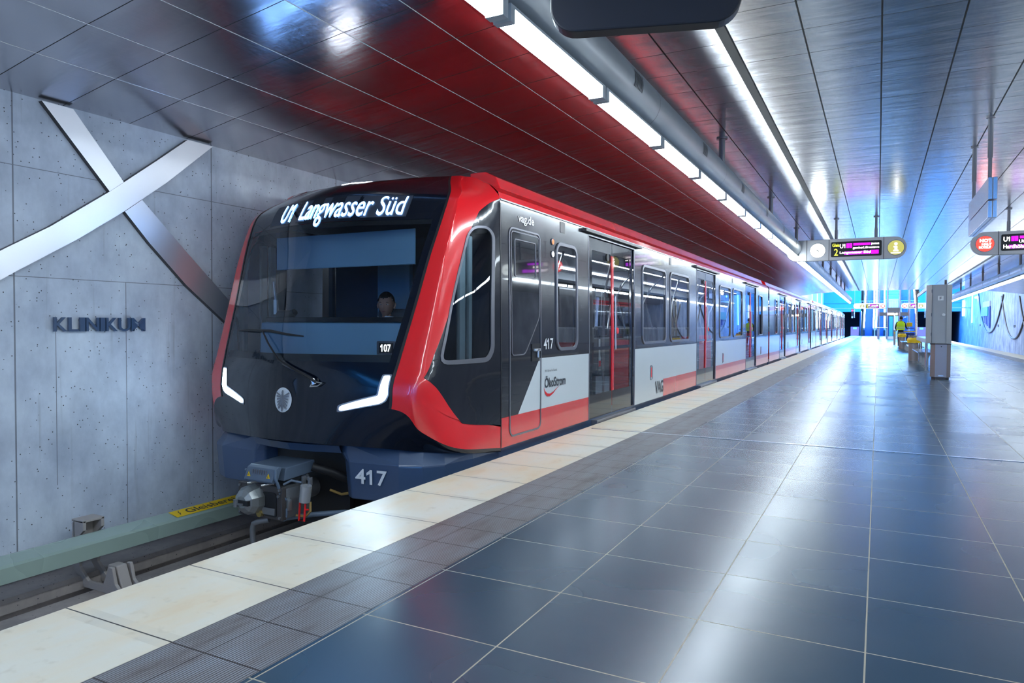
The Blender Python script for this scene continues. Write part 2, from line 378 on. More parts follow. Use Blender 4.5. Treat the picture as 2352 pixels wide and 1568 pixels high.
# ================================================================ STATION FITTINGS
# decorative steel bands on the left wall
XW=-6.2
def band(poly,depth,label):
    m=MB(); n=len(poly); m.prism(poly,'x',XW,XW+depth)
    # side walls darker: separate material slot
    for i in range(2,len(m.f)): m.mi[i]=1
    return tag(m.build('wall_band',[M['band'],M['darksteel']],origin=(XW,poly[0][0],poly[0][1])),label,'wall band')
band([(3.371,3.02),(3.628,3.02),(4.08,2.475),(3.945,2.368)],.05,'short satin steel band running up to the canopy left of the crossing')
band([(4.085,2.212),(4.255,2.345),(4.511,2.108),(4.731,1.901),(5.268,1.416),(5.60,1.12),(5.52,.93),(5.212,1.192),(4.729,1.567),(4.333,1.944)],.05,'satin steel band falling to the right behind the train front')
band([(1.4,.72),(2.2,1.20),(3.071,1.770),(3.426,1.992),(3.938,2.367),(4.40,2.735),(4.749,3.02),(5.046,3.02),(4.514,2.554),(4.078,2.213),(3.66,1.917),(3.166,1.604),(2.3,1.03),(1.4,.50)],.055,'long bright steel band rising across the concrete wall above the station name')
# station name: letters stand off the wall on pins
yy=3.457; total=.83; wds=dict(K=1.05,L=.85,I=.42,N=1.12,U=1.08,M=1.35); word='KLINIKUM'; gap=.10
kk=total/(sum(wds[c] for c in word)+gap*7)
ordn=dict(zip(range(8),('first letter K','letter L','first letter I, between L and N','letter N','second letter I, after the N','second letter K','letter U','last letter M')))
for i,c in enumerate(word):
    wv=wds[c]*kk; V,Fc=text2d(c,wv,.122,.012); m=MB(); m.add([(XW+.03,yy+a,1.113+b) for a,b in V],Fc)
    o=m.build('wall_letter',M['navy'],origin=(XW+.03,yy,1.113)); md=o.modifiers.new('s','SOLIDIFY'); md.thickness=.022; md.offset=0
    m2=MB()
    for dz in (.02,.10): MB().cyl((XW,yy+wv*.25,1.113+dz),(XW+.03,yy+wv*.25,1.113+dz),.005,8).build('mounting_pin',M['darksteel'],o)
    tag(o,'dark blue metal %s of KLINIKUM on the concrete wall'%ordn[i],'letter','letters of the station name'); yy+=wv+gap*kk
# third rail cover
P=[(-5.60,-.715),(-5.60,-.60),(-5.625,-.585),(-5.77,-.555),(-5.80,-.56),(-5.83,-.62),(-5.83,-.715)]
M['covergreen']=plain('pale_green_cover',(.30,.39,.34),.28,0,.015,coat=.5,coatr=.2)
m=MB().prism(P,'y',-6,60); tr=root('third_rail_cover',(-5.7,2,-.715),'pale green conductor rail cover running along the foot of the left wall','rail cover')
m.build('cover',M['covergreen'],tr)
def ct(y,t): return (-5.63-.13*t,y,-.583+.027*t+.0035)
m=MB().quad(ct(4.22,0),ct(6.9,0),ct(6.9,1),ct(4.22,1)); st=m.build('warning_sticker',M['yellow'],tr)
text_on('Gleisbereich betreten verboten',st,'lettering',M['dark_text'],lambda a,b:(lambda p:(p[0],p[1],p[2]+.002))(ct(4.36+a,.2+b/.13)),1.75,.085,.01)
m=MB(); m.add([(lambda p:(p[0],p[1],p[2]+.002))(ct(y,t)) for y,t in ((4.27,.15),(4.30,.5),(4.285,.5),(4.31,.9),(4.295,.6),(4.28,.6))],[(0,1,2),(1,2,5),(3,4,5)]); m.build('flash_symbol',M['dark_text'],st)
# conductor rail brackets
M['bracket']=plain('weathered_bracket',(.40,.36,.34),.6)
def bracket(y,lab):
    t=root('rail_bracket',(-5.8,y,-1.02),lab,'bracket',None)
    C=[(-6.02,-.50),(-5.97,-.475),(-5.86,-.47),(-5.86,-.55),(-5.93,-.57),(-5.93,-.98),(-5.80,-1.02),(-5.46,-1.02),(-5.34,-1.02),(-5.36,-.985),(-5.45,-.90),(-5.47,-.80),(-5.52,-.80),(-5.53,-.90),(-5.62,-1.0),(-5.80,-.985)][::1]
    for s in (0,.155): MB().prism([(-6.02,-.50),(-5.97,-.475),(-5.86,-.47),(-5.86,-.55),(-5.92,-.60),(-5.92,-.86),(-5.80,-.96),(-5.60,-.955),(-5.52,-.80),(-5.475,-.80),(-5.44,-.93),(-5.34,-1.0),(-5.34,-1.02),(-5.86,-1.02),(-6.02,-.86)],'y',y+s,y+s+.028).build('side_plate',M['bracket'],t,bevel=.004)
    MB().box(-6.02,-5.86,y,y+.183,-.487,-.468).box(-5.995,-5.98,y,y+.183,-.80,-.47).build('cap',M['bracket'],t,bevel=.003)
    MB().prism([(-5.60,-.80),(-5.49,-.80),(-5.40,-1.0),(-5.66,-1.0)],'y',y+.045,y+.138).build('foot_block',M['bracket'],t,bevel=.01)
    return t
bracket(3.50,'grey bracket clamping the conductor rail cover in front of the train')
# running rails
for x,l in ((-5.235,'far running rail of the left track, under the train'),(-3.765,'running rail of the left track beside the platform'),(mir(-3.765),'running rail of the right track beside the platform'),(mir(-5.235),'running rail of the right track beside the right wall')):
    tag(MB().prism([(x-.06,-1.02),(x-.06,-1.005),(x-.01,-.99),(x-.01,-.965),(x-.035,-.96),(x-.035,-.945),(x+.035,-.945),(x+.035,-.96),(x+.01,-.965),(x+.01,-.99),(x+.06,-1.005),(x+.06,-1.02)],'y',Y0,110).build('running_rail',M['darksteel'],origin=(x,0,-1.02)),l,'rail')
# ducts with their hangers, and the strip lamps below
for s,side in ((0,'left'),(1,'right')):
    X=-1.90 if not s else mir(-1.90); sg=1 if not s else -1
    t=root('ventilation_duct',(X,0,3.11),'round grey ventilation duct hung above the %s platform edge'%side,'duct')
    m=MB(); m.cyl((X,Y0,3.11),(X,56.5,3.11),.20,48); m.build('duct_tube',M['duct'],t,smooth=True)
    m=MB()
    for k in range(22): m.tube([(X,-6+k*3,3.11),(X,-5.99+k*3,3.11)],.2025,48,False)
    m.build('seam_ring',M['frame'],t,smooth=True)['kind']='stuff'
    for k in range(19):
        y=2.9+k*2.4 if not s else 4+k*2.4; g=MB()
        for j in range(7):
            a=math.radians(-8); 
            yj=y+j*.032
            for aa in (0,):
                pts=[]
                for q in range(5):
                    th=math.radians(-18+q*9); pts.append((X+sg*.2025*math.cos(th),yj,3.11+.2025*math.sin(th)))
                for q in range(4):
                    p1,p2=pts[q],pts[q+1]; g.quad(p1,(p1[0],yj+.014,p1[2]),(p2[0],yj+.014,p2[2]),p2)
        g.build('air_grille',M['black'],t)
    for k in range(11):
        y=0.0+k*5; xx=-1.955 if not s else mir(-1.955)
        m=MB(); m.cyl((xx,y,3.2),(xx,y,3.78),.042,16).cyl((xx,y,3.765),(xx,y,3.78),.075,20); m.build('hanger',M['frame'],t,smooth=True)
src=None
for s,side in ((0,'left'),(1,'right')):
    for k in range(-12,34):
        y=4.85+1.50*k; x0,x1=(-1.872,-1.765) if not s else (mir(-1.765),mir(-1.872))
        if src is None or (s and k==-12):
            t=root('strip_lamp',(x0,y,2.84),None,'lamp')
            MB().box(x0,x1,y,y+1.47,2.892,2.909).box(x0,x1,y,y+.05,2.812,2.893).box(x0,x1,y+1.41,y+1.47,2.812,2.893).build('housing',M['white'],t)
            MB().box(x0+.004,x1-.004,y+.05,y+1.41,2.82,2.892).build('diffuser',M['lamp'],t)
            index_kids(); src=t
        else: t=copy_tree(src); t.location=(x0,y,2.84)
        t['group']='fluorescent strip lamps under the %s duct'%side
        t['label']='bright white strip lamp in the continuous row along the %s duct'%side
        if not s and -1<=k<=3: t['label']=['nearest','second','third','fourth','fifth'][k+1]+' bright lamp of the left row, counted from the top edge of the picture'
# hanging train indicators
YS=18.62
def signbody(t,x0,x1,z0,z1,y,round_l,round_r):
    r=(z1-z0)/2; P=[]; n=14
    if round_r: P+=[(x1-r+r*math.cos(math.radians(-90+180*k/n)),z0+r+r*math.sin(math.radians(-90+180*k/n))) for k in range(n+1)]
    else: P+=[(x1,z0),(x1,z1)]
    if round_l: P+=[(x0+r+r*math.cos(math.radians(90+180*k/n)),z0+r+r*math.sin(math.radians(90+180*k/n))) for k in range(n+1)]
    else: P+=[(x0,z1),(x0,z0)]
    return MB().prism(P,'y',y,y+.16).build('sign_housing',M['signgrey'],t,bevel=.012)
def clockface(t,x,z,y,r=.168):
    c=MB().disc((x,y-.012,z),r).build('clock_face',M['clock'],t); MB().tube([(x+(r+.004)*math.cos(a*math.pi/16),y-.008,z+(r+.004)*math.sin(a*math.pi/16)) for a in range(33)],.006,6,False).build('clock_rim',M['frame'],t)
    for nm,a,l,wd in (('hour_hand',150-18,.055,.008),('minute_hand',78,.085,.006)):
        a=math.radians(90-a); d=(math.cos(a),math.sin(a)); q=(-d[1]*wd,d[0]*wd)
        MB().quad((x-d[0]*.03+q[0],y-.018,z-d[1]*.03+q[1]),(x+d[0]*l+q[0],y-.018,z+d[1]*l+q[1]),(x+d[0]*l-q[0],y-.018,z+d[1]*l-q[1]),(x-d[0]*.03-q[0],y-.018,z-d[1]*.03-q[1])).build(nm,M['black'],c)
def infodisc(t,x,z,y):
    d=MB().disc((x,y-.012,z),.168).build('information_disc',M['infoy'],t)
    MB().tube([(x+.172*math.cos(a*math.pi/16),y-.008,z+.172*math.sin(a*math.pi/16)) for a in range(33)],.006,6,False).build('disc_rim',M['frame'],t)
    MB().disc((x,y-.02,z+.085),.032).quad(*[(x+a,y-.02,z+b) for a,b in((-.045,.035),(.028,.035),(.028,-.055),(.05,-.055),(.05,-.085),(-.05,-.085),(-.05,-.055),(-.026,-.055),(-.026,.008),(-.045,.008))]).build('information_symbol',M['wled'],d)
    text_on('INFORMATION',d,'lettering',M['wled'],lambda a,b:(x-.1+a,y-.02,z-.135+b),.20,.024,.01)
def sosdisc(t,x,z,y):
    d=MB().disc((x,y-.012,z),.168).build('emergency_call_disc',M['sosred'],t)
    MB().tube([(x+.172*math.cos(a*math.pi/16),y-.008,z+.172*math.sin(a*math.pi/16)) for a in range(33)],.006,6,False).build('disc_rim',M['frame'],t)
    for s_,dx,dz,w_,h_ in (('NOT',-.10,.035,.22,.072),('HALT',-.06,-.035,.18,.05),('NOTRUF',-.11,-.105,.22,.055)):
        text_on(s_,d,'lettering',M['wled'],(lambda dx,dz:lambda a,b:(x+dx+a,y-.02,z+dz+b))(dx,dz),w_,h_,.03)
def display(t,x0,x1,y,rows,gleis=None):
    p=MB().prism(rrect(x0,x1,2.852,3.212,.03),'y',y-.012,y).build('display_panel',M['black'],t)
    yf=y-.017
    if gleis:
        text_on('Gleis',p,'track_lettering',M['yled'],lambda a,b:(x0+.03+a,yf,3.095+b),.155,.075,.004)
        text_on(gleis,p,'track_lettering',M['yled'],lambda a,b:(x0+.07+a,yf,2.882+b),.085,.165,.004)
    bx=x0+(.195 if gleis else .04); m=MB()
    def cellsx(a,b,n,z0,z1,fill=.9):
        wd=(b-a)/n
        for i in range(n): m.quad((a+i*wd,yf+.002,z0),(a+(i+fill)*wd,yf+.002,z0),(a+(i+fill)*wd,yf+.002,z1),(a+i*wd,yf+.002,z1))
    cellsx(bx+.14,bx+.27,2,3.055,3.165); cellsx(bx+.29,bx+.66,12,3.11,3.165); cellsx(bx+.10,bx+.66,16,2.897,2.975,.8); cellsx(bx+.67,bx+.83,5,2.897,2.99)
    m.build('magenta_cells',M['magenta'],p)['kind']='stuff'
    for s_,a0,z0,w_,h_ in rows: text_on(s_,p,'led_lettering',M['wled'],(lambda a0,z0:lambda a,b:(bx+a0+a,yf,z0+b))(a0,z0),w_,h_,.012)
def seams(t,xs,y,z0,z1):
    m=MB()
    for x in xs: m.box(x-.006,x+.006,y-.003,y+.163,z0-.003,z1+.003)
    m.build('panel_joint',M['black'],t)
def poles(t,xs,y,z1,top=3.78):
    for x in xs:
        MB().cyl((x,y,z1-.02),(x,y,top),.028,14).cyl((x,y,z1),(x,y,z1+.22),.036,14).cyl((x,y,top-.02),(x,y,top),.06,18).build('hanging_pole',M['frame'],t,smooth=True)
zb,zt=2.775,3.285
def indicator_left(y,lab,far=False):
    t=root('train_indicator',(-.7,y,zb),lab,'train indicator'); signbody(t,-2.06,.56,zb,zt,y,True,True)
    seams(t,(-1.578,-1.084,.088),y,zb,zt)
    clockface(t,-1.335,3.022,y) if not far else infodisc(t,-1.335,3.022,y)
    display(t,-1.04,.042,y,[('U1',0,3.055,.115,.10),('jetzt',.67,3.105,.165,.058),('genhof.:Ersatzve',.28,3.018,.555,.062),('Langwasser Süd',0,2.905,.66,.075)],'2')
    if not far: infodisc(t,.335,3.022,y)
    else: sosdisc(t,.335,3.022,y)
    poles(t,(-.933,-.078),y+.08,zt,3.78 if y<57 else 9); return t
def indicator_right(y,lab):
    t=root('train_indicator',(3.1,y,zb),lab,'train indicator'); signbody(t,1.80,4.46,zb,zt,y,True,True)
    seams(t,(2.315,3.49,3.99),y,zb,zt); sosdisc(t,2.064,3.022,y)
    display(t,2.36,3.445,y,[('U1',0,3.055,.115,.10),('Uisch',.28,3.018,.2,.062),('Hardhöhe',0,2.90,.40,.085),('5min',.67,3.105,.165,.058)][:3])
    clockface(t,3.74,3.022,y); poles(t,(2.50,3.35),y+.08,zt,3.78 if y<57 else 9); return t
indicator_left(YS,'long grey hanging sign with clock, Gleis 2 train display and yellow information disc')
indicator_right(YS,'grey hanging sign with red NOT HALT disc at the right edge of the picture')
indicator_left(72,'small distant Gleis 2 train indicator in front of the blue escalator',True)
indicator_right(72,'small distant train indicator in the hall beside the lift, right of it')
# back of a sign close to the camera
th=math.radians(17); d=Vector((math.cos(th),math.sin(th),0)); nrm=Vector((-d.y,d.x,0)); o0=Vector((-1.375,3.0,0))
t=root('hanging_sign',(-1.0,3.1,2.52),'dark back of a rounded hanging sign cut off by the top edge','sign')
P=rrect(0,.86,2.545,3.10,.12,8); m=MB(); n=len(P)
V=[o0+d*a+Vector((0,0,b)) for a,b in P]+[o0+d*a+nrm*.09+Vector((0,0,b)) for a,b in P]
m.add(V,[tuple(range(n)),tuple(range(n,2*n))]+[(i,(i+1)%n,n+(i+1)%n,n+i) for i in range(n)]); M['signback']=plain('dark_sign_back',(.012,.013,.022),.5)
m.build('sign_panel',M['signback'],t,bevel=.008)
for a in (.25,.62):
    q=o0+d*a+nrm*.045; MB().cyl((q.x,q.y,3.08),(q.x,q.y,3.78),.022,14).build('hanging_pole',M['frame'],t,smooth=True)
# double board hung lengthwise above the platform centre
t=root('hanging_board',(1.2,11.2,2.5),'grey two-tier board hung lengthwise from two poles at the upper right','board')
MB().box(1.145,1.19,10.15,12.2,2.72,2.985,.004).box(1.194,1.24,10.15,12.2,2.72,2.985,.004).build('upper_panel',M['steel'],t)
MB().box(1.145,1.19,10.15,12.2,2.50,2.705,.004).box(1.194,1.24,10.15,12.2,2.50,2.705,.004).build('lower_panel',M['steel'],t)
for y in (10.46,12.1): MB().cyl((1.195,y,2.6),(1.195,y,3.30),.022,14).cyl((1.195,y,3.28),(1.195,y,3.78),.028,14).cyl((1.195,y,3.765),(1.195,y,3.78),.05,18).build('hanging_pole',M['frame'],t,smooth=True)
# ================================================================ TRAIN
TC=-4.5
ROWS=[
[(0,4.345,.20),(.90,4.58,.17),(1.20,4.80,.13),(1.38,5.05,.10),(1.45,5.63,.03)],
[(0,4.37,.43),(.985,4.59,.50),(1.22,4.70,.31),(1.40,4.96,.155),(1.45,5.63,.06)],
[(0,4.385,.70),(.995,4.60,.69),(1.26,4.71,.65),(1.37,5.05,.50),(1.45,5.63,.42)],
[(0,4.40,.90),(1.02,4.665,.90),(1.27,4.79,.90),(1.37,5.12,.88),(1.45,5.63,.86)],
[(0,4.56,1.37),(1.07,4.83,1.37),(1.26,4.92,1.37),(1.36,5.16,1.37),(1.4435,5.63,1.37)],
[(0,4.70,1.76),(1.11,4.96,1.76),(1.25,5.03,1.76),(1.34,5.25,1.76),(1.438,5.63,1.76)],
[(0,4.81,2.07),(1.145,5.08,2.07),(1.235,5.15,2.06),(1.32,5.32,2.06),(1.434,5.63,2.06)],
[(0,4.94,2.30),(1.15,5.18,2.27),(1.20,5.25,2.26),(1.30,5.42,2.25),(1.431,5.63,2.25)],
[(0,5.05,2.42),(1.10,5.30,2.38),(1.17,5.38,2.37),(1.27,5.50,2.36),(1.42,5.63,2.36)],
[(0,5.30,2.54),(.98,5.48,2.50),(1.08,5.53,2.49),(1.18,5.58,2.48),(1.32,5.63,2.47)],
[(0,5.63,2.62),(.90,5.63,2.59),(1.06,5.63,2.57),(1.16,5.63,2.55),(1.26,5.63,2.50)]]
RA=[[Vector(p) for p in r] for r in ROWS]
def cr4(p0,p1,p2,p3,f): return .5*((2*p1)+(p2-p0)*f+(2*p0-5*p1+4*p2-p3)*f*f+(3*p1-p0-3*p2+p3)*f**3)
def crl(P,t):
    n=len(P)-1; i=max(0,min(int(t),n-1)); f=t-i; p1=P[i];p2=P[i+1]; p0=P[i-1] if i>0 else 2*p1-p2; p3=P[i+2] if i+2<=n else 2*p2-p1
    return cr4(p0,p1,p2,p3,f)
def S(v,c):
    s=1 if c>=0 else -1; c=abs(c); row=[crl([r[k] for r in RA],v) for k in range(5)]
    m=row[1].copy(); m.x*=-1; P=[m]+row; i=min(int(c),3); f=c-i
    p3=P[i+3] if i+3<len(P) else 2*P[i+2]-P[i+1]
    r=cr4(P[i],P[i+1],P[i+2],p3,f); return Vector((TC+s*r.x,r.y,r.z))
def SN(v,c,off):
    p=S(v,c)
    if not off: return p
    e=.02; v2=min(max(v,e),10-e); a=S(v2+e,c)-S(v2-e,c); b=S(v,min(c+e,4))-S(v,max(c-e,-4)); n=b.cross(a)
    if n.length<1e-9: return p
    n.normalize()
    if n.y>0 and abs(n.y)>.05: n=-n
    if abs(n.y)<=.05 and n.x*(p.x-TC)<0: n=-n
    return p+n*off
def zone(name,mat,parent,v0,v1,cA,cB,nv,nc,off=0,sides=(1,),thick=0):
    if len(sides)==2 and not (cA==0):
        zone(name,mat,parent,v0,v1,cA,cB,nv,nc,off,(-1,),thick); return zone(name,mat,parent,v0,v1,cA,cB,nv,nc,off,(1,),thick)
    m=MB(); fA=cA if callable(cA) else (lambda v:cA); fB=cB if callable(cB) else (lambda v:cB)
    for sd in sides:
        V=[];F=[]
        for i in range(nv+1):
            v=v0+(v1-v0)*i/nv; a,b=fA(v),fB(v)
            for j in range(nc+1): V.append(SN(v,(a+(b-a)*j/nc)*sd,off))
        for i in range(nv):
            for j in range(nc): k=i*(nc+1)+j; F.append((k,k+1,k+nc+2,k+nc+1))
        m.add(V,F)
    o=m.build(name,mat,parent,smooth=True)
    if thick: md=o.modifiers.new('s','SOLIDIFY'); md.thickness=thick; md.offset=0
    return o
def frange(a,b,s):
    r=[];x=a
    while x<b: r.append(x); x+=s
    return r
def fillh(outer,holes):
    bm=bmesh.new(); E=[]
    for L in [outer]+holes:
        vs=[bm.verts.new((a,b,0)) for a,b in L]; E+=[bm.edges.new((vs[i],vs[(i+1)%len(vs)])) for i in range(len(vs))]
    bmesh.ops.triangle_fill(bm,edges=E,use_beauty=True,normal=(0,0,1)); bm.verts.index_update()
    r=([(v.co.x,v.co.y) for v in bm.verts],[[v.index for v in f.verts] for f in bm.faces]); bm.free(); return r
def patch(name,mat,parent,poly,off,fn=None,step=.25,holes=[],label=None,thick=0,smooth=True):
    """flat outline (c,v) or (y,z) laid on the curved shell"""
    V,F=fillh(poly,holes); a0,a1=min(p[0] for p in V),max(p[0] for p in V); b0,b1=min(p[1] for p in V),max(p[1] for p in V)
    V,F=cut2d(V,F,frange(math.floor(a0/step)*step+step,a1,step),frange(math.floor(b0/step)*step+step,b1,step))
    fn=fn or (lambda c,v:SN(v,c,off)); m=MB(); m.add([fn(a,b) for a,b in V],F); o=m.build(name,mat,parent,smooth=smooth,label=label)
    if thick: md=o.modifiers.new('s','SOLIDIFY'); md.thickness=thick; md.offset=0
    return o
def ring(name,mat,parent,P,wd,fn,off,depth=.012,closed=True,label=None):
    """raised frame following outline P; fn(a,b,off)->point"""
    Q=[]
    for i in range(len(P)):
        Q.append(P[i]); a,b=Vector(P[i]),Vector(P[(i+1)%len(P)])
        if (b-a).length>.3 and (closed or i<len(P)-1):
            k=int((b-a).length/.1); Q+=[tuple(a.lerp(b,j/k)) for j in range(1,k)]
    P=Q; n=len(P); m=MB(); V=[]; out=[]
    for i in range(n):
        a,b,c=Vector(P[i-1] if closed or i else P[i]),Vector(P[i]),Vector(P[(i+1)%n] if closed or i<n-1 else P[i]); d=(c-a)
        if d.length<1e-9: d=Vector((1,0))
        d.normalize(); nn=Vector((d.y,-d.x)); out.append((b+nn*wd/2,b-nn*wd/2))
    for p,q in out: V+=[fn(p.x,p.y,off),fn(p.x,p.y,off+depth),fn(q.x,q.y,off+depth),fn(q.x,q.y,off)]
    F=[]
    for i in range(n if closed else n-1):
        a=i*4;b=((i+1)%n)*4
        for k in range(4): F.append((a+k,a+(k+1)%4,b+(k+1)%4,b+k))
    m.add(V,F); return m.build(name,mat,parent,smooth=False,label=label)
def xs(z): return -3.05-.020*max(0,z-.9)/1.43
def sd(y,z,off=0,side=1): return (xs(z)+off,y,z) if side>0 else (2*TC-xs(z)-off,y,z)
def sdf(off): return lambda a,b:sd(a,b,off)
M['darkglass']=plain('tinted_door_glass',(.006,.009,.014),.06,0,.05,coat=1.,coatr=.02)
SEAT={}
def seat(parent,x,y,face,mat):
    m=MB(); m.box(x-.22,x+.22,y-.20,y+.20,.42,.50,.03); yb=y-face*.21; m.box(x-.21,x+.21,yb-.035,yb+.035,.46,1.14,.03); m.box(x-.05,x+.05,y-.1,y+.1,0,.42)
    return m.build('seat',mat,parent)
def car(y0,y1,label,start,cab=False,endcab=False):
    t=root('train_car',(TC,y0,-.95),label,'train car')
    # openings
    if cab: D=[7.84,13.42,19.0]; W=[(6.89,7.43),(9.97,11.22),(11.52,12.80),(15.60,16.85),(17.18,18.46),(21.22,21.92)]
    else: D=[y0+2.6,y0+8.2,y0+13.8]; W=[(y0+1.35,y0+1.95),(y0+4.75,y0+6.0),(y0+6.3,y0+7.6),(y0+10.35,y0+11.6),(y0+11.9,y0+13.2),(y0+15.95,y0+17.2),(y0+17.5,y0+18.1)]
    ys=5.63 if cab else y0
    WH=[rrect(a,b,.94,2.05,.10,5) for a,b in W]
    # anthracite window band, notched by the doors
    def outline(lo,hi,a,b,cuts):
        P=[(a,lo)]
        for d in cuts: P+=[(d-.01,lo),(d-.01,min(hi,2.265)),(d+1.75,min(hi,2.265)),(d+1.75,lo)]
        return P+[(b,lo),(b,hi),(a,hi)]
    zt=2.33
    for side in (1,-1):
        f=(lambda s:lambda a,b:sd(a,b,0,s))(side); HH=WH+([rrect(5.86,6.44,.95,2.05,.05,4)] if side<0 and cab else [])
        segs=[]; 
        o=patch('window_band',M['anth'],t,outline(.85,zt,ys,y1,D),0,f,.9,HH,smooth=False)
        if side<0: o.name='window_band'
    edges=[ys]+[e for d in D for e in (d-.01,d+1.75)]+[y1]
    wm=MB(); rm=MB(); wl=MB(); rl=MB()
    for i in range(0,len(edges),2):
        a,b=edges[i],edges[i+1]
        wa=a
        if cab and i==0:
            wm.add([sd(6.45,.85),sd(b,.85),sd(b,.33),sd(5.975,.33)],[(0,1,2,3)])
            patch('cab_lower_panel',M['anth'],t,[(5.63,.33),(5.975,.33),(6.45,.85),(5.63,.85)],0,sdf(0),1,smooth=False)
        else: wm.quad(sd(a,.33),sd(b,.33),sd(b,.85),sd(a,.85))
        rl_=(a,b)
        if cab and i==2: # logo field stays white down to the sill
            wm.quad(sd(a,.055),sd(11.10,.055),sd(11.10,.33),sd(a,.33)); rm.quad(sd(11.10,.055),sd(b,.055),sd(b,.33),sd(11.10,.33))
        else: rm.quad(sd(a,.055),sd(b,.055),sd(b,.33),sd(a,.33))
        wl.quad(sd(a,.33,0,-1),sd(b,.33,0,-1),sd(b,.85,0,-1),sd(a,.85,0,-1)); rl.quad(sd(a,.055,0,-1),sd(b,.055,0,-1),sd(b,.33,0,-1),sd(a,.33,0,-1))
    wm.build('white_panel',M['white'],t); rm.build('red_stripe',M['red'],t); wl.build('white_panel',M['white'],t); rl.build('red_stripe',M['red'],t)
    for d in D:       # left-hand doors are plain leaves, only seen through the windows
        m=MB().box(TC-1.44,TC-1.40,d,d+1.74,.05,2.26); m.build('door',M['anth'],t)
    # roof: red shoulders and crown
    R=[(1.43,2.33),(1.41,2.40),(1.34,2.465),(1.26,2.50),(1.16,2.55),(1.06,2.57),(.90,2.59),(.5,2.612),(0,2.62)]
    R=R+[(-u,z) for u,z in R[-2::-1]]; m=MB()
    for (a,b),(c,d) in zip(R,R[1:]): m.quad((TC+a,ys,b),(TC+c,ys,d),(TC+c,y1,d),(TC+a,y1,b))
    o=m.build('roof',M['red'],t,smooth=True)
    # raised red fairing along the roof edge and dark equipment
    for s in (1,-1):
        m=MB(); 
        P=[(1.30,2.46),(1.24,2.60),(1.12,2.66),(.95,2.66),(.95,2.5)]; P=[(TC+s*u,z) for u,z in P]
        fa=5.75 if cab else y0+.15
        m.prism(P,'y',fa+.15,y1-.25); m.build('roof_fairing',M['red'],t,bevel=.01)
    MB().box(TC-.9,TC+.9,ys+1.2,y1-1,2.60,2.70,.02).build('roof_equipment',M['red'],t)
    # gutter line below the red shoulder
    m=MB().prism([(xs(2.33)-.004,2.322),(xs(2.33)+.012,2.325),(xs(2.33)+.010,2.338),(xs(2.33)-.006,2.345)],'y',ys,y1); m.build('cantrail',M['silver'],t)
    # skirt and underframe
    MB().box(-3.12,-3.075,ys,y1,-.42,.052).box(2*TC+3.075,2*TC+3.12,ys,y1,-.42,.052).build('side_skirt',M['navy'],t)
    MB().box(-5.5,-3.3,max(ys,y0)+.1,y1,-.6,-.02).build('underframe',M['black'],t)
    # interior
    ya=ys+.98 if cab else y0+.02
    m=MB().box(-5.86,-3.14,ya,y1-.05,-.01,.03); m.build('saloon_floor',M['cabdark'],t)
    m=MB().box(-5.86,-3.14,ya,y1-.05,2.22,2.26).box(-5.86,-5.5,ya,y1-.05,2.08,2.22).box(-3.50,-3.16,ya,y1-.05,2.08,2.22); m.build('saloon_ceiling',M['interior'],t)
    m=MB().box(-5.06,-4.98,ya+.3,y1-.4,2.195,2.218).box(-4.02,-3.94,ya+.3,y1-.4,2.195,2.218); m.build('saloon_light',M['carlight'],t)
    # windows
    for i,((a,b),P) in enumerate(zip(W,WH)):
        fr=ring('window_frame',M['frame'],t,rrect(a-.012,b+.012,.928,2.062,.11,5),.035,lambda p,q,o:sd(p,q,o),-.004,.018)
        patch('window_pane',M['glass'],fr,rrect(a-.003,b+.003,.937,2.053,.1,5),0,sdf(-.012),.9,smooth=False)
        patch('window_pane',M['glass'],t,rrect(a-.003,b+.003,.937,2.053,.1,5),0,lambda p,q:sd(p,q,-.01,-1),.9,smooth=False)
    # double doors
    for d in D:
        mid=d+.87
        for k,(a,b) in enumerate(((d,mid-.006),(mid+.006,d+1.74))):
            hole=rrect(a+.155 if k==0 else a+.05,b-.05 if k==0 else b-.155,.92,2.10,.02,3); hole2=rrect(a+.155 if k==0 else a+.05,b-.05 if k==0 else b-.155,.34,.88,.02,3)
            lf=patch('door_leaf',M['gloss'],t,[(a,.05),(b,.05),(b,2.255),(a,2.255)],0,sdf(-.022),.9,[hole,hole2],smooth=False)
            patch('leaf_glass',M['glass'],lf,hole,0,sdf(-.028),.9,smooth=False); patch('leaf_glass',M['glass'],lf,hole2,0,sdf(-.028),.9,smooth=False)
            e=(b-.03,b) if k==0 else (a,a+.03)
            patch('red_edge_strip',M['red'],lf,[(e[0],.34),(e[1],.34),(e[1],2.08),(e[0],2.08)],0,sdf(-.016),.9,thick=.012,smooth=False)
            if k==1:
                p=sd(a+.14,1.115,-.02); MB().cyl(p,(p[0]+.028,p[1],p[2]),.04,20).build('door_button',M['blinkred'],lf,smooth=True)
                MB().cyl(sd(a+.07,.87,0),sd(a+.07,1.57,0),.011,10).build('handle_bar',M['silver'],lf,smooth=True)
            else:
                p=sd(b-.20,2.05,-.02); MB().cyl(p,(p[0]+.02,p[1],p[2]),.045,20).build('camera_knob',M['black'],lf,smooth=True)
        ring('door_surround',M['frame'],t,[(d-.012,.055),(d-.012,2.262),(d+1.752,2.262),(d+1.752,.055)],.02,lambda p,q,o:sd(p,q,o),-.012,.016,closed=False)
        MB().box(xs(2.3)-.01,xs(2.3)+.05,d-.20,d+1.98,2.285,2.318).build('door_gutter',M['darksteel'],t)
        MB().box(-3.075,-2.995,d+.14,d+1.66,-.05,.035,.006).build('door_step',M['frame'],t)
        for yy2 in (d-.12,d+1.86):   # red draught screens inside
            MB().box(-3.42,-3.17,yy2-.015,yy2+.015,.03,.98).build('draught_screen',M['seatred'],t)
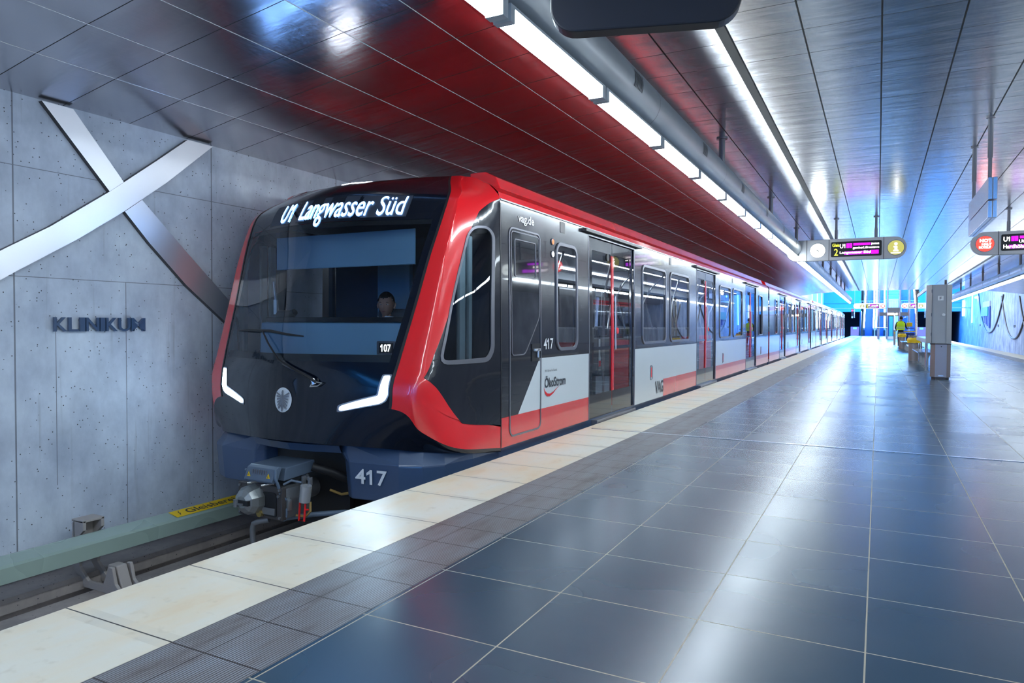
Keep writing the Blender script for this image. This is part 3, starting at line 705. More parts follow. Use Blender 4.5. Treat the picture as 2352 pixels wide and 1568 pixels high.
        MB().tube([(-3.55,d-.10,.03),(-3.55,d-.10,1.2),(-3.50,d-.03,1.7),(-3.40,d+.02,2.08)],.018,8).build('grab_pole',M['silver'],t,smooth=True)
        MB().tube([(-3.55,d+1.84,.03),(-3.55,d+1.84,1.2),(-3.50,d+1.77,1.7),(-3.40,d+1.72,2.08)],.018,8).build('grab_pole',M['silver'],t,smooth=True)
        MB().cyl((-4.5,d+.87,.03),(-4.5,d+.87,2.2),.018,8).build('grab_pole',M['silver'],t,smooth=True)
    for i,(a,b) in enumerate(W):
        if b-a<1: continue
        for xx in (-3.46,-3.92,-5.12,-5.56):
            seat(t,xx,(a+.15),1,M['seat']); seat(t,xx,(b+.02),-1,M['seat'])
        MB().tube([(-3.70,a+.3,1.12),(-3.72,a+.5,1.5),(-3.6,a+.75,1.85),(-3.4,a+.85,2.08)],.014,8).tube([(-3.70,b-.1,1.12),(-3.70,a+.72,1.62),(-3.6,a+.62,1.82)],.014,8).build('grab_pole',M['silver'],t,smooth=True)
    # small marks on each panel: speaker grille above, pull lever below
    for i,yy2 in enumerate([(D[0]+D[1])/2+.87-.04,(D[1]+D[2])/2+.87-.04,D[0]-.85 if cab else D[2]+3.2]):
        m=MB(); 
        patch('speaker_grille',M['darksteel'],t,rrect(yy2,yy2+.13,2.19,2.31,.01,2),0,sdf(.004),.9,smooth=False)
    for i,yy2 in enumerate([D[0]+2.53,D[1]+2.5,D[2]+2.6]):
        e=ring('release_lever_frame',M['frame'],t,rrect(yy2,yy2+.10,.365,.575,.02,2),.014,lambda p,q,o:sd(p,q,o),0,.006)
        patch('release_lever',M['blinkred'],e,[(yy2+.03,.40),(yy2+.07,.40),(yy2+.07,.55),(yy2+.03,.55)],0,sdf(.006),.9,smooth=False)
    if not endcab:
        m=MB()
        for k in range(9): m.box(TC-1.30,TC+1.30,y1+.01+k*.026,y1+.022+k*.026,.05,2.45)
        m.box(TC-1.26,TC+1.26,y1,y1+.25,.1,2.42); m.build('gangway_bellows',M['black'],t)
    return t
L0,LC=4.40,18.8
c1=car(4.40,23.2,'leading red and black train car with the lit cab front and 417 on its skirt',0,cab=True)
LETF=lambda y,z,off=.004:(lambda a,b:sd(y+a,z+b,off))
# lettering on the leading car
text_on('vag.de',c1,'web_lettering',M['white_text'],LETF(5.985,2.150),.35,.105,.02)
text_on('417',c1,'number_lettering',M['white_text'],LETF(6.545,.935),.235,.115,.012)
text_on('Wir fahren für Sie mit',c1,'slogan_lettering',M['dark_text'],LETF(6.57,.70),.31,.026)
text_on('ÖkoStrom',c1,'slogan_lettering',M['dark_text'],LETF(6.57,.535),.545,.125,.022)
sw=[(6.547,.548),(6.58,.505),(6.64,.475),(6.70,.468),(6.78,.480),(6.87,.512),(6.95,.537),(6.86,.500),(6.78,.462),(6.70,.440),(6.63,.445),(6.575,.480)]
patch('swoosh_mark',M['redtext'],c1,sw[::-1],0,sdf(.004),.9,smooth=False)
text_on('VAG',c1,'operator_lettering',M['dark_text'],LETF(10.63,.125),.46,.195,.03)
text_on('Für',c1,'window_display',M['wled'],LETF(15.66,1.87,-.006),.45,.085,.01)
# cab door, its glass, handle, lamps
ring('cab_door_outline',M['frame'],c1,rrect(5.80,6.475,.14,2.10,.07,5)+[],.016,lambda p,q,o:sd(p,q,o),.001,.006)
gl=rpoly([(5.835,.90),(6.11,.90),(6.445,1.27),(6.445,2.07),(5.835,2.07)],.05)
patch('cab_door_glass',M['darkglass'],c1,gl,0,sdf(.004),.9,smooth=False)
ring('cab_door_glass_frame',M['frame'],c1,gl[::-1],.010,lambda p,q,o:sd(p,q,o),.002,.006)
ring('drop_window_frame',M['frame'],c1,rrect(5.905,6.36,1.65,2.0,.02,3),.010,lambda p,q,o:sd(p,q,o),.004,.006)
m=MB(); m.box(-3.055,-3.042,6.26,6.44,.825,1.0); h=m.build('handle_recess',M['black'],c1)
MB().box(-3.04,-3.02,6.285,6.42,.925,.95,.004).box(-3.04,-3.02,6.36,6.385,.86,.95,.004).build('cab_door_handle',M['silver'],h)
for z,mt,nm in ((2.065,'orange','door_indicator_lamp'),(1.935,'ledwhite','side_lamp')):
    p=sd(6.78,z,0); MB().cyl(p,(p[0]+.012,p[1],p[2]),.026,20).build(nm,M[mt],c1,smooth=True)
    MB().tube([(p[0]+.006,p[1]+.030*math.cos(a*math.pi/10),p[2]+.03*math.sin(a*math.pi/10)) for a in range(21)],.006,6,False).build('lamp_bezel',M['frame'],c1)
# ---------------- cab shell
def ycol(v,yt):       # column c at which row v reaches depth yt on the side
    lo,hi=1.2,4.
    for _ in range(30):
        md=(lo+hi)/2
        if S(v,md).y<yt: lo=md
        else: hi=md
    return lo
PB=[(.347,5.075),(.45,4.93),(.64,4.70),(.92,4.80),(1.37,5.015),(1.85,5.198),(2.076,5.334),(2.20,5.43),(2.29,5.55),(2.335,5.63)]
def pbv(v):
    z=S(v,3).z
    if z<=PB[0][0]: return 5.63
    for (a,b),(c,d) in zip(PB,PB[1:]):
        if z<=c: return b+(d-b)*(z-a)/(c-a)
    return 5.63
VB=1.0
# find the rows at which the side panel starts and ends
vs_=[i*.02 for i in range(501)]
vp0=min(v for v in vs_ if S(v,3.1).z>.347); vp1=min(v for v in vs_ if S(v,3.9).z>2.33)
cb=lambda v: ycol(v,pbv(v)) if vp0<v<vp1 else 4.
shell=zone('lower_front_fairing',M['gloss'],c1,0,1.0,0,4,6,30,sides=(1,-1))
zone('nose_panel',M['gloss'],c1,1.0,2.92,0,.985,16,16,sides=(1,-1))
zone('mask_surround',M['gloss'],c1,2.92,6.12,.90,.985,24,2,sides=(1,-1))
zone('windscreen',M['wglass'],c1,2.92,6.12,0,.90,28,14,sides=(1,-1))
zone('windscreen_border',M['black'],c1,2.92,3.10,0,.90,3,14,off=-.006,sides=(1,-1)); zone('windscreen_border',M['black'],c1,5.95,6.12,0,.90,3,14,off=-.006,sides=(1,-1))
zone('destination_window',M['gloss'],c1,6.12,7.55,0,.985,10,14,sides=(1,-1))
zone('front_roof_dome',M['anth'],c1,7.55,10,0,.985,20,16,sides=(1,-1))
zone('red_front_frame',M['red'],c1,1.0,10,1.02,cb,90,18,sides=(1,-1))
zone('mask_edge_seal',M['black'],c1,1.0,10,.983,1.022,60,1,off=.003,sides=(1,-1))
V,F=[],[]
# side panel with its window opening
cw=[(2.20,2.93),(3.62,3.02),(3.75,3.2),(3.76,5.75),(3.55,6.0),(3.10,5.95),(2.86,5.68)]
cw=rpoly(cw,.28,4)
def panel(side):
    op=[]; N=46
    for i in range(N+1):
        v=vp0+.0001+(vp1-vp0-.0002)*i/N; op.append((cb(v),v))
    op=op+[(4.,vp1),(4.,vp0)]
    Vv,Ff=fillh(op,[cw]); Vv,Ff=cut2d(Vv,Ff,frange(1.75,4,.125),frange(1.25,8,.125)); m=MB(); m.add([S(b,a*side) for a,b in Vv],Ff)
    o=m.build('cab_side_panel',M['anth'],c1,smooth=True); o.modifiers.new('w','WEIGHTED_NORMAL'); return o
panel(1); panel(-1)
for s_ in (1,-1):
    fr=ring('cab_window_frame',M['frame'],c1,cw,.09,(lambda s_:lambda a,b,o:SN(b,a*s_,o))(s_),-.002,.010)
    patch('cab_window_pane',M['glass'],fr,cw,0,(lambda s_:lambda a,b:SN(b,a*s_,-.006))(s_),.25)
ring('cab_joint',M['black'],c1,[(5.632,.0+.02*i) for i in range(3,116)],.012,lambda p,q,o:sd(p,q,o),0,.003,closed=False)
# headlights
for s_ in (1,-1):
    H=[(.955,2.44),(.890,2.42),(.855,1.47),(.52,1.13),(.52,.975),(.87,1.16),(.925,1.30),(.955,1.55)]
    H=[(a*s_,b) for a,b in H]; H=rpoly(H,.05,3)
    patch('headlight',M['headlight'],c1,H if s_>0 else H[::-1],.006,None,.1)
    H2=rpoly([((.975)*s_,2.52),(.87*s_,2.50),(.835*s_,1.53),(.50*s_,1.18),(.50*s_,.93),(.88*s_,1.11),(.945*s_,1.26),(.975*s_,1.55)],.05,3)
    patch('headlight_bezel',M['frame'],c1,H2 if s_>0 else H2[::-1],.003,None,.1)
# emblem: silver disc with a spread eagle
uc,zc,re=.022,1.405,.092
def em(a,b,o=.006):     # a,b in metres on the nose
    return SN(1.405+b/.24,(.022+a/1.0),o)
M['embd']=plain('emblem_silver',(.74,.78,.82),.3)
patch('emblem_disc',M['embd'],c1,[(re*math.cos(k*math.pi/16),re*math.sin(k*math.pi/16)) for k in range(32)],0,lambda a,b:em(a,b,.005),.05,smooth=False)
M['emb']=plain('emblem_relief',(.28,.29,.32),.35,.7)
eg=MB()
def epoly(P): eg.add([em(a,b,.012) for a,b in P],[tuple(range(len(P)))])
epoly([(-.012,.055),(-.006,.070),(.008,.072),(.013,.062),(.010,.045),(-.008,.045)])
epoly([(-.010,.045),(.010,.045),(.020,.02),(.016,-.03),(.010,-.085),(-.010,-.085),(-.016,-.03),(-.020,.02)])
for s_ in (1,-1):
    for k in range(6):
        a0=.022; epoly([(s_*.018,.035-k*.010),(s_*(.070-k*.004),.060-k*.024),(s_*(.074-k*.006),.046-k*.024),(s_*.018,.026-k*.010)][::s_])
    epoly([(s_*.010,-.02),(s_*.036,-.060),(s_*.028,-.064),(s_*.008,-.035)][::s_])
eg.build('eagle_relief',M['emb'],c1)
# destination display: led text behind the upper glass
def dsp(c,v,o=.004): return SN(v,c,o)
def dspu(u,v,o=.006):
    lo,hi=0,1.2
    for _ in range(24):
        md=(lo+hi)/2
        if S(v,md).x-TC<abs(u): lo=md
        else: hi=md
    return SN(v,lo if u>=0 else -lo,o)
M['ledback']=plain('led_matrix_background',(.035,.045,.065),.5)
patch('led_matrix',M['ledback'],c1,[(-.60,6.22),(.66,6.22),(.66,7.36),(-.60,7.36)],.002,None,.2)
text_on('U1  Langwasser Süd',c1,'destination_lettering',M['ledtext'],lambda a,b:dspu(-.60+a,5.98+b),1.40,1.27,0,curved=.04)
# roof marker light
patch('roof_marker_light',M['ledwhite'],c1,[(-.13,8.92),(.15,8.92),(.20,9.10),(-.08,9.10)],.004,None,.2)
patch('marker_light_recess',M['frame'],c1,[(-.17,8.86),(.17,8.86),(.25,9.16),(-.11,9.16)],.002,None,.2)
# wiper
def wp(a,b,o=.03): p=S(b,a); return (p.x,p.y-o,p.z)
arm=[wp(.345,2.02,.035),wp(.30,2.2,.05),wp(.0,2.95,.055),wp(-.17,3.30,.05),wp(-.30,3.50,.03)]
w_=MB().tube(arm,[.012,.012,.009,.008,.007],8).build('wiper_arm',M['black'],c1,smooth=True)
MB().tube([wp(-.73,3.50,.018),wp(-.5,3.51,.022),wp(-.2,3.50,.022),wp(.0,3.45,.02),wp(.16,3.42,.016)],[.006,.012,.013,.011,.006],8).build('wiper_blade',M['black'],w_,smooth=True)
MB().tube([wp(.33,1.94,.03),wp(.31,2.15,.03)],.018,8).tube([wp(.31,1.98,.03),wp(.30,1.86,.04),wp(.355,1.88,.03),wp(.39,2.0,.03),wp(.34,2.03,.03)],.006,6).build('wiper_linkage',M['silver'],w_,smooth=True)
# cab interior
MB().box(-5.5,-3.5,4.95,6.55,.0,.05).build('cab_floor',M['cabdark'],c1)
MB().box(-5.45,-3.55,5.45,6.55,2.16,2.2).box(-5.86,-5.80,5.63,6.5,.05,.93).box(-5.86,-5.80,5.63,6.5,2.06,2.2).box(-5.86,-5.80,6.46,6.5,.93,2.06).box(-3.20,-3.14,5.63,6.5,.05,2.2).build('cab_lining',M['cabdark'],c1)
m=MB().box(-5.80,-3.20,6.52,6.56,.0,2.2); m.build('cab_rear_wall',M['cabdark'],c1)
MB().box(-5.15,-4.75,6.49,6.52,.9,1.98,.01).build('rear_wall_cabinet',M['cabteal'],c1)
MB().box(-4.72,-4.66,6.44,6.50,.1,2.1).box(-4.02,-3.96,6.44,6.50,.1,2.1).build('rear_door_frame',M['cabteal'],c1)
MB().tube([(-4.90,6.44,1.42),(-4.83,6.40,1.42),(-4.83,6.40,1.22)],.012,8).build('door_handle',M['silver'],c1,smooth=True)
m=MB().prism([(4.86,.60),(4.90,1.20),(5.30,1.24),(5.32,.62)],'x',-5.30,-3.60); m.build('driver_desk',M['cabteal'],c1,bevel=.01)
MB().box(-5.22,-3.60,4.88,5.32,1.205,1.25,.01).build('desk_top',M['black'],c1)
MB().box(-5.34,-3.66,5.14,5.15,1.73,2.04).cyl((-5.34,5.145,1.73),(-3.66,5.145,1.73),.008,8).build('sun_blind',M['cabteal'],c1)
MB().tube([(-5.20,5.03,1.25),(-5.24,5.03,1.42),(-5.30,5.06,1.60)],.014,8).box(-5.24,-5.20,5.0,5.02,1.28,1.42).build('desk_lamp_arm',M['silver'],c1,smooth=True)
MB().tube([(-5.12,4.98,1.25),(-5.0,4.98,1.27),(-4.93,4.97,1.30)],[.07,.05,.03],12).build('telephone_handset',M['black'],c1,smooth=True)
MB().box(-3.28,-3.24,5.22,5.32,.85,1.98,.015).box(-3.27,-3.23,5.36,5.42,.85,1.98,.015).build('side_window_pillar',M['pillar'],c1)
MB().box(-5.74,-5.70,5.28,5.36,.85,2.0,.015).box(-5.76,-5.72,5.42,5.50,.85,2.0,.015).build('side_window_pillar',M['pillar'],c1)
MB().box(-5.45,-5.15,4.80,5.0,.86,.885).box(-5.43,-5.12,4.78,4.98,.887,.895).build('paper_stack',M['white_text'],c1)
sb=MB().box(TC+.745,TC+.945,4.72,4.82,.93,1.045,.006).build('running_number_box',M['frame'],c1)
MB().box(TC+.775,TC+.920,4.712,4.72,.948,1.030).build('number_screen',M['black'],sb)
text_on('107',sb,'number_digits',M['wled'],lambda a,b:(TC+.795+a,4.708,.958+b),.105,.062,0)
# driver's seat back
MB().box(-4.75,-4.25,5.98,6.08,.7,1.35,.04).build('driver_seat',M['seat'],c1)
# front skirts, the beam above the coupler and its number
Pp=[(1.43,5.63),(1.41,5.2),(1.33,4.88),(1.22,4.72),(1.04,4.635),(.55,4.59),(.47,4.64),(.44,4.8),(.44,5.63)]
Pt=[(1.43,5.63,.05),(1.40,5.2,.10),(1.29,4.93,.13),(1.17,4.80,.15),(1.00,4.70,.17),(.50,4.60,.185),(.40,4.60,.185),(.38,4.8,.185),(.38,5.63,.185)]
for s_ in (1,-1):
    n=len(Pp); m=MB(); lo=[(TC+s_*u*(.985 if u>.6 else 1.04),y+.02,-.29) for u,y in Pp]; mi_=[(TC+s_*u,y,.025 if i>1 else .03) for i,(u,y) in enumerate(Pp)]; tp=[(TC+s_*u,y,z) for u,y,z in Pt]
    m.add(lo+mi_+tp,[(i,(i+1)%n,n+(i+1)%n,n+i) for i in range(n)]+[(n+i,n+(i+1)%n,2*n+(i+1)%n,2*n+i) for i in range(n)]+[tuple(range(n)),tuple(range(2*n,3*n))])
    m.build('front_skirt',M['navy'],c1,bevel=.012)
m=MB()
pts=[(-.5,4.56),(-.25,4.50),(0,4.475),(.25,4.50),(.5,4.56)]
for (a,b),(c,d) in zip(pts,pts[1:]):
    V=[(TC+a,b,.10),(TC+c,d,.10),(TC+c,d-.03,.165),(TC+a,b-.03,.165),(TC+a,b+.3,.185),(TC+c,d+.3,.185),(TC+a,b+.3,.10),(TC+c,d+.3,.10)]
    m.add(V,[(0,1,2,3),(3,2,5,4),(0,6,7,1)])
m.build('coupler_beam',M['navy'],c1)
text_on('417',c1,'skirt_number',M['white_text'],lambda a,b:(TC+.625+a,4.588+(a*.085)-(b-.1)*.02,-.150+b),.31,.128,.014)
# ---------------- coupler
cp=MB().box(TC-.265,TC+.235,4.15,4.20,-.415,-.14,.008).build('coupler',M['darksteel'],c1)
# opening of the funnel as a black throat framed by the plate
M['castgrey']=plain('cast_grey_metal',(.22,.23,.25),.38,.5); M['wornsteel']=plain('worn_steel',(.36,.38,.38),.35,.7,.15); M['coupblue']=plain('coupler_blue_grey',(.10,.14,.20),.4)
MB().prism([(TC+a,b) for a,b in rpoly([(-.005,-.325),(0,-.215),(.03,-.195),(.155,-.19),(.178,-.215),(.178,-.39),(.05,-.39)],.02)],'y',4.143,4.149).build('coupling_throat',M['black'],cp)
MB().prism([(TC+a,b) for a,b in [(.03,-.375),(.165,-.375),(.165,-.32),(.02,-.32)]],'y',4.136,4.143).build('throat_lip',M['castgrey'],cp)
# locking cone: eight-sided tapered snout
def octa(cx,cz,rx,rz,y,n=10): return [(TC+cx+rx*math.cos(2*math.pi*(k+.5)/n),y,cz+rz*math.sin(2*math.pi*(k+.5)/n)) for k in range(n)]
m=MB(); R_=[octa(-.075,-.265,.135,.125,4.15),octa(-.072,-.265,.13,.12,4.08),octa(-.065,-.262,.10,.095,4.03),octa(-.06,-.262,.055,.05,4.00)]; V=sum(R_,[])
m.add(V,[(r*10+k,r*10+(k+1)%10,(r+1)*10+(k+1)%10,(r+1)*10+k) for r in range(3) for k in range(10)]+[tuple(range(30,40))]); m.build('locking_cone',M['wornsteel'],cp)
MB().box(TC-.135,TC+.02,3.992,4.02,-.285,-.245).build('cone_slot',M['black'],cp); MB().cyl((TC-.105,3.985,-.30),(TC-.105,3.985,-.24),.02,12).box(TC-.09,TC-.03,3.98,3.995,-.283,-.268).build('hook_plate',M['castgrey'],cp)
MB().cyl((TC+.005,4.12,-.375),(TC+.005,4.16,-.375),.028,20).build('pivot_bolt',M['brass'],cp,smooth=True)
m=MB()
for a,b in ((-.24,-.165),(-.0,-.165),(.215,-.165),(.215,-.39),(.20,-.215),(-.02,-.21),(-.24,-.39)): m.cyl((TC+a,4.135,b),(TC+a,4.15,b),.011,6)
m.build('bolt',M['castgrey'],cp)['kind']='stuff'
MB().box(TC-.22,TC+.22,4.20,4.50,-.42,-.16,.03).tube([(TC,4.5,-.28),(TC,5.3,-.26)],.09,16).build('coupler_shank',M['castgrey'],cp,smooth=True)
# electric coupling box with its weather flap
eb=MB().prism([(4.20,-.10),(4.22,.005),(4.55,.02),(4.56,-.08)],'x',TC-.19,TC+.21).build('electric_box',M['coupblue'],cp,bevel=.006)
fl=MB().prism([(4.06,-.085),(4.075,-.10),(4.125,-.095),(4.17,.018),(4.135,.03),(4.10,.01)],'x',TC-.10,TC+.215).build('weather_flap',M['coupblue'],cp,bevel=.006)
m=MB()
for k in range(7): m.box(TC-.02+k*.025,TC-.015+k*.025,4.078,4.088,-.055,-.0)
m.build('flap_slots',M['frame'],fl)
m=MB()
for x in (TC-.055,TC+.165): m.quad((x-.026,4.070,-.068),(x+.026,4.070,-.068),(x,4.076,-.018))
m.build('warning_triangle',M['yellow'],fl)
m=MB()
for x in (TC-.055,TC+.165): m.quad((x+.004,4.068,-.032),(x-.007,4.067,-.048),(x,4.067,-.046),(x-.004,4.066,-.060),(x+.008,4.067,-.043),(x+.001,4.067,-.045))
m.build('warning_symbol',M['black'],fl)
MB().cyl((TC-.12,4.10,-.02),(TC-.10,4.10,-.02),.012,10).tube([(TC+.215,4.10,.0),(TC+.225,4.09,-.06),(TC+.235,4.10,-.09),(TC+.235,4.12,-.14)],.012,8).build('flap_lever',M['coupblue'],fl,smooth=True)
MB().cyl((TC-.06,4.06,-.115),(TC+.0,4.14,-.105),.013,10).cyl((TC+.10,4.06,-.12),(TC+.16,4.14,-.11),.013,10).build('guide_pin',M['steel'],cp,smooth=True)
MB().cyl((TC+.355,4.30,-.14),(TC+.335,4.30,-.275),.047,24).build('air_cylinder',M['silver'],cp,smooth=True)
MB().tube([(TC+.08,4.5,-.115),(TC+.19,4.48,-.105),(TC+.28,4.40,-.11)],.018,10).box(TC+.26,TC+.28,4.34,4.38,-.15,-.08,.004).box(TC+.33,TC+.35,4.34,4.38,-.15,-.085,.004).build('cylinder_link',M['castgrey'],cp,smooth=True)
MB().tube([(TC+.23,4.5,-.03),(TC+.34,4.6,-.08),(TC+.44,4.8,-.20),(TC+.60,5.0,-.24),(TC+.75,5.2,-.19)],.038,14).build('cable_hose',M['black'],cp,smooth=True)
MB().tube([(TC+.34,4.36,-.29),(TC+.36,4.34,-.36),(TC+.31,4.34,-.41),(TC+.24,4.3,-.40)],.011,8).tube([(TC+.25,4.7,-.27),(TC+.36,4.72,-.30),(TC+.50,4.75,-.27),(TC+.62,4.8,-.16)],.012,8).build('air_hose',plain('ochre_hose',(.35,.22,.06),.5),cp,smooth=True)
MB().tube([(TC+.12,4.3,-.44),(TC+.3,4.45,-.42),(TC+.5,4.6,-.41),(TC+.75,4.8,-.46)],.022,10).tube([(TC+.20,4.2,-.13),(TC+.24,4.25,-.10),(TC+.30,4.3,-.12)],.010,8).tube([(TC+.16,4.2,-.17),(TC+.21,4.15,-.19),(TC+.235,4.2,-.25)],.009,8).tube([(TC+.16,4.22,-.43),(TC+.21,4.2,-.42),(TC+.235,4.2,-.38),(TC+.235,4.2,-.32)],.011,8).build('brake_hose',M['coupblue'],cp,smooth=True)
MB().box(TC+.215,TC+.255,4.20,4.24,-.34,-.25,.004).cyl((TC+.235,4.22,-.25),(TC+.235,4.22,-.235),.014,8).build('shut_off_valve',M['wornsteel'],cp,smooth=True)
MB().tube([(TC+.21,4.19,-.285),(TC+.205,4.19,-.30),(TC+.21,4.19,-.35)],.008,8).box(TC+.198,TC+.222,4.185,4.20,-.305,-.275).build('valve_lever',M['blinkred'],cp)
MB().tube([(TC+.285,4.3,-.285),(TC+.272,4.3,-.44),(TC+.33,4.3,-.437),(TC+.345,4.3,-.287),(TC+.285,4.3,-.285)],.009,8).tube([(TC+.29,4.3,-.285),(TC+.30,4.3,-.26)],.009,8).tube([(TC+.335,4.3,-.345),(TC+.375,4.3,-.335)],.007,8).build('uncoupling_handle',M['blinkred'],cp,smooth=True)
MB().tube([(TC+.06,4.18,-.43),(TC-.04,4.15,-.455),(TC-.085,4.15,-.475),(TC-.10,4.15,-.53),(TC-.095,4.15,-.635)],.023,12).build('lower_hook_pipe',M['castgrey'],cp,smooth=True)
MB().box(TC-.43,TC+.43,4.75,4.8,-.6,.15).build('buffer_recess',M['black'],c1)
MB().box(TC-.95,TC+.95,5.0,5.7,-.6,.02).build('front_underframe',M['black'],c1)
# ---------------- remaining cars
c2=car(23.46,42.0,'second train car, behind the first gangway of the red train',1)
index_kids()
c3=copy_tree(c2,None,18.8); c3['label']='third train car, between two dark gangways in the distance'
c4=copy_tree(c2,None,37.6); c4['label']='rearmost train car, ending at the dark tunnel mouth'
# ================================================================ PEOPLE
M['skin']=plain('skin',(.52,.27,.19),.5); M['hair']=plain('dark_hair',(.012,.009,.008),.5); M['shirt']=plain('white_shirt',(.75,.78,.82),.7); M['jacket']=plain('dark_jacket',(.015,.02,.035),.7)
M['eyew']=plain('eye_white',(.55,.54,.52),.3); M['lip']=plain('lips',(.42,.14,.12),.4); M['hivis']=plain('hi_vis_yellow',(.62,.95,.01),.6); M['reflect']=plain('reflective_tape',(.42,.50,.36),.4); M['trouser']=plain('dark_trousers',(.015,.02,.035),.7)
def head(t,c,h,rot=0,tilt=0,hairlong=False):
    """head mesh: skull, brow, nose, cheeks, chin; faces -Y before rotation. h = chin to crown"""
    nu,nv=48,36; Rm=Matrix.Rotation(rot,3,'Z')@Matrix.Rotation(tilt,3,'X'); c=Vector(c)
    def P(x,y,z): return c+Rm@(Vector((x,y,z))*h)
    def surf(a,e):
        ca,sa=math.cos(a),math.sin(a); ce,se=math.cos(e),math.sin(e)
        x=.335*ca*ce; y=-.40*sa*ce; z=.50*se
        if y>0: y*=1.08
        if z<0: k=1+z*.55; x*=k; y*= (1+z*.25) if y<0 else (1+z*.7)
        if y<0:
            g=lambda cx,cz,sx,sz:math.exp(-((x-cx)/sx)**2-((z-cz)/sz)**2)
            y-=.105*g(0,-.12,.045,.075)+.035*g(0,-.0,.035,.10)+.03*g(0,-.45,.12,.07)+.028*g(0,-.275,.11,.04)
            y+=.045*g(.13,.02,.065,.05)+.045*g(-.13,.02,.065,.05); y-=.02*g(.13,.11,.1,.035)+.02*g(-.13,.11,.1,.035)+.018*g(.17,-.12,.08,.08)+.018*g(-.17,-.12,.08,.08)
        return x,y,z
    m=MB(); V=[];F=[]
    for j in range(nv+1):
        e=-math.pi/2+math.pi*j/nv
        for i in range(nu): V.append(P(*surf(2*math.pi*i/nu,e)))
    for j in range(nv):
        for i in range(nu): F.append((j*nu+i,j*nu+(i+1)%nu,(j+1)*nu+(i+1)%nu,(j+1)*nu+i))
    m.add(V,F)
    for s in (1,-1):  # ears
        m.tube([P(s*.30,.03,.05),P(s*.365,.06,.07),P(s*.375,.05,-.02),P(s*.34,.02,-.13),P(s*.30,.0,-.13)],[.02*h,.035*h,.04*h,.03*h,.01*h],8)
    m.tube([P(0,.08,-.30),P(0,.10,-.62)],[.19*h,.20*h],16)
    hd=m.build('head',M['skin'],t,smooth=True)
    # hair cap
    m=MB(); V=[];F=[];idx={}
    for j in range(nv+1):
        e=-math.pi/2+math.pi*j/nv
        for i in range(nu):
            a=2*math.pi*i/nu; x,y,z=surf(a,e); front=y<-.05
            k=1.10+.03*math.sin(a*9+e*5)
            V.append(P(x*k,(y if not front else y)*k+.01,z*1.10+.012)); idx[(j,i)]=(y,z)
    for j in range(nv):
        for i in range(nu):
            y,z=idx[(j,i)]; lim=.27+.06*math.cos(6.28*i/nu*2) if y<-.12 else (.10 if y<.02 else -.32)
            if z>lim: F.append((j*nu+i,j*nu+(i+1)%nu,(j+1)*nu+(i+1)%nu,(j+1)*nu+i))
    m.add(V,F); o=m.build('hair',M['hair'],t,smooth=True); md=o.modifiers.new('s','SOLIDIFY'); md.thickness=.03*h; md.offset=-.5
    m=MB()
    for s in (1,-1):
        bm=bmesh.new(); bmesh.ops.create_uvsphere(bm,u_segments=14,v_segments=10,radius=1); bm.verts.index_update()
        m.add([P(s*.13+v.co.x*.052,-.315+v.co.y*.04,.015+v.co.z*.026) for v in bm.verts],[[v.index for v in f.verts] for f in bm.faces]); bm.free()
    m.build('eyes',M['eyew'],hd,smooth=True)
    m=MB()
    for s in (1,-1):
        m.disc(P(s*.125,-.358,.015),.022*h,'y',14)
        m.tube([P(s*.06,-.375,.088),P(s*.13,-.375,.108),P(s*.21,-.33,.085)],[.008*h,.012*h,.005*h],6)
    m.build('brows_and_pupils',M['hair'],hd)
    MB().tube([P(-.085,-.385,-.275),P(-.03,-.408,-.268),P(0,-.412,-.272),P(.03,-.408,-.268),P(.085,-.385,-.275)],[.004*h,.015*h,.017*h,.015*h,.004*h],8).build('mouth',M['lip'],hd,smooth=True)
    return hd
def skin(name,mat,parent,pts,edges,sub=2,rootv=0):
    org=Vector(topo(parent).location); me=bpy.data.meshes.new(name); me.from_pydata([tuple(Vector(p[:3])-org) for p in pts],edges,[]); me.materials.append(mat)
    o=bpy.data.objects.new(name,me); COL.objects.link(o); o.parent=parent; md=o.modifiers.new('skin','SKIN'); md.use_smooth_shade=True
    sv=me.skin_vertices
    if len(sv)==0:
        bm=bmesh.new(); bm.from_mesh(me); bm.verts.layers.skin.verify(); bm.to_mesh(me); bm.free(); sv=me.skin_vertices
    for i,p in enumerate(pts):
        r=p[3]; sv[0].data[i].radius=(r,p[4] if len(p)>4 else r); sv[0].data[i].use_root=(i==rootv)
    s=o.modifiers.new('sub','SUBSURF'); s.levels=sub; s.render_levels=sub; return o
def hand(name,parent,wrist,dirv,up,k=1.,side=1,mat=None):
    w_=Vector(wrist); d=Vector(dirv).normalized(); u=Vector(up); u=(u-d*u.dot(d)).normalized(); s=d.cross(u)*side
    m=MB(); m.tube([w_,w_+d*.045*k,w_+d*.085*k],[.024*k,.036*k,.034*k],10)
    for i,(off,ln) in enumerate(((-.028,.066),(-.010,.076),(.009,.072),(.027,.055))):
        b=w_+d*.08*k+s*off*k; m.tube([b,b+(d*.5-u*.15)*ln*k*.9,b+(d*.75-u*.6)*ln*k],[.009*k,.0085*k,.006*k],8)
    b=w_+d*.03*k-s*.03*k; m.tube([b,b-s*.025*k+d*.03*k,b-s*.03*k+d*.06*k-u*.015],[.012*k,.010*k,.007*k],8)
    return m.build(name,mat or M['skin'],parent,smooth=True)
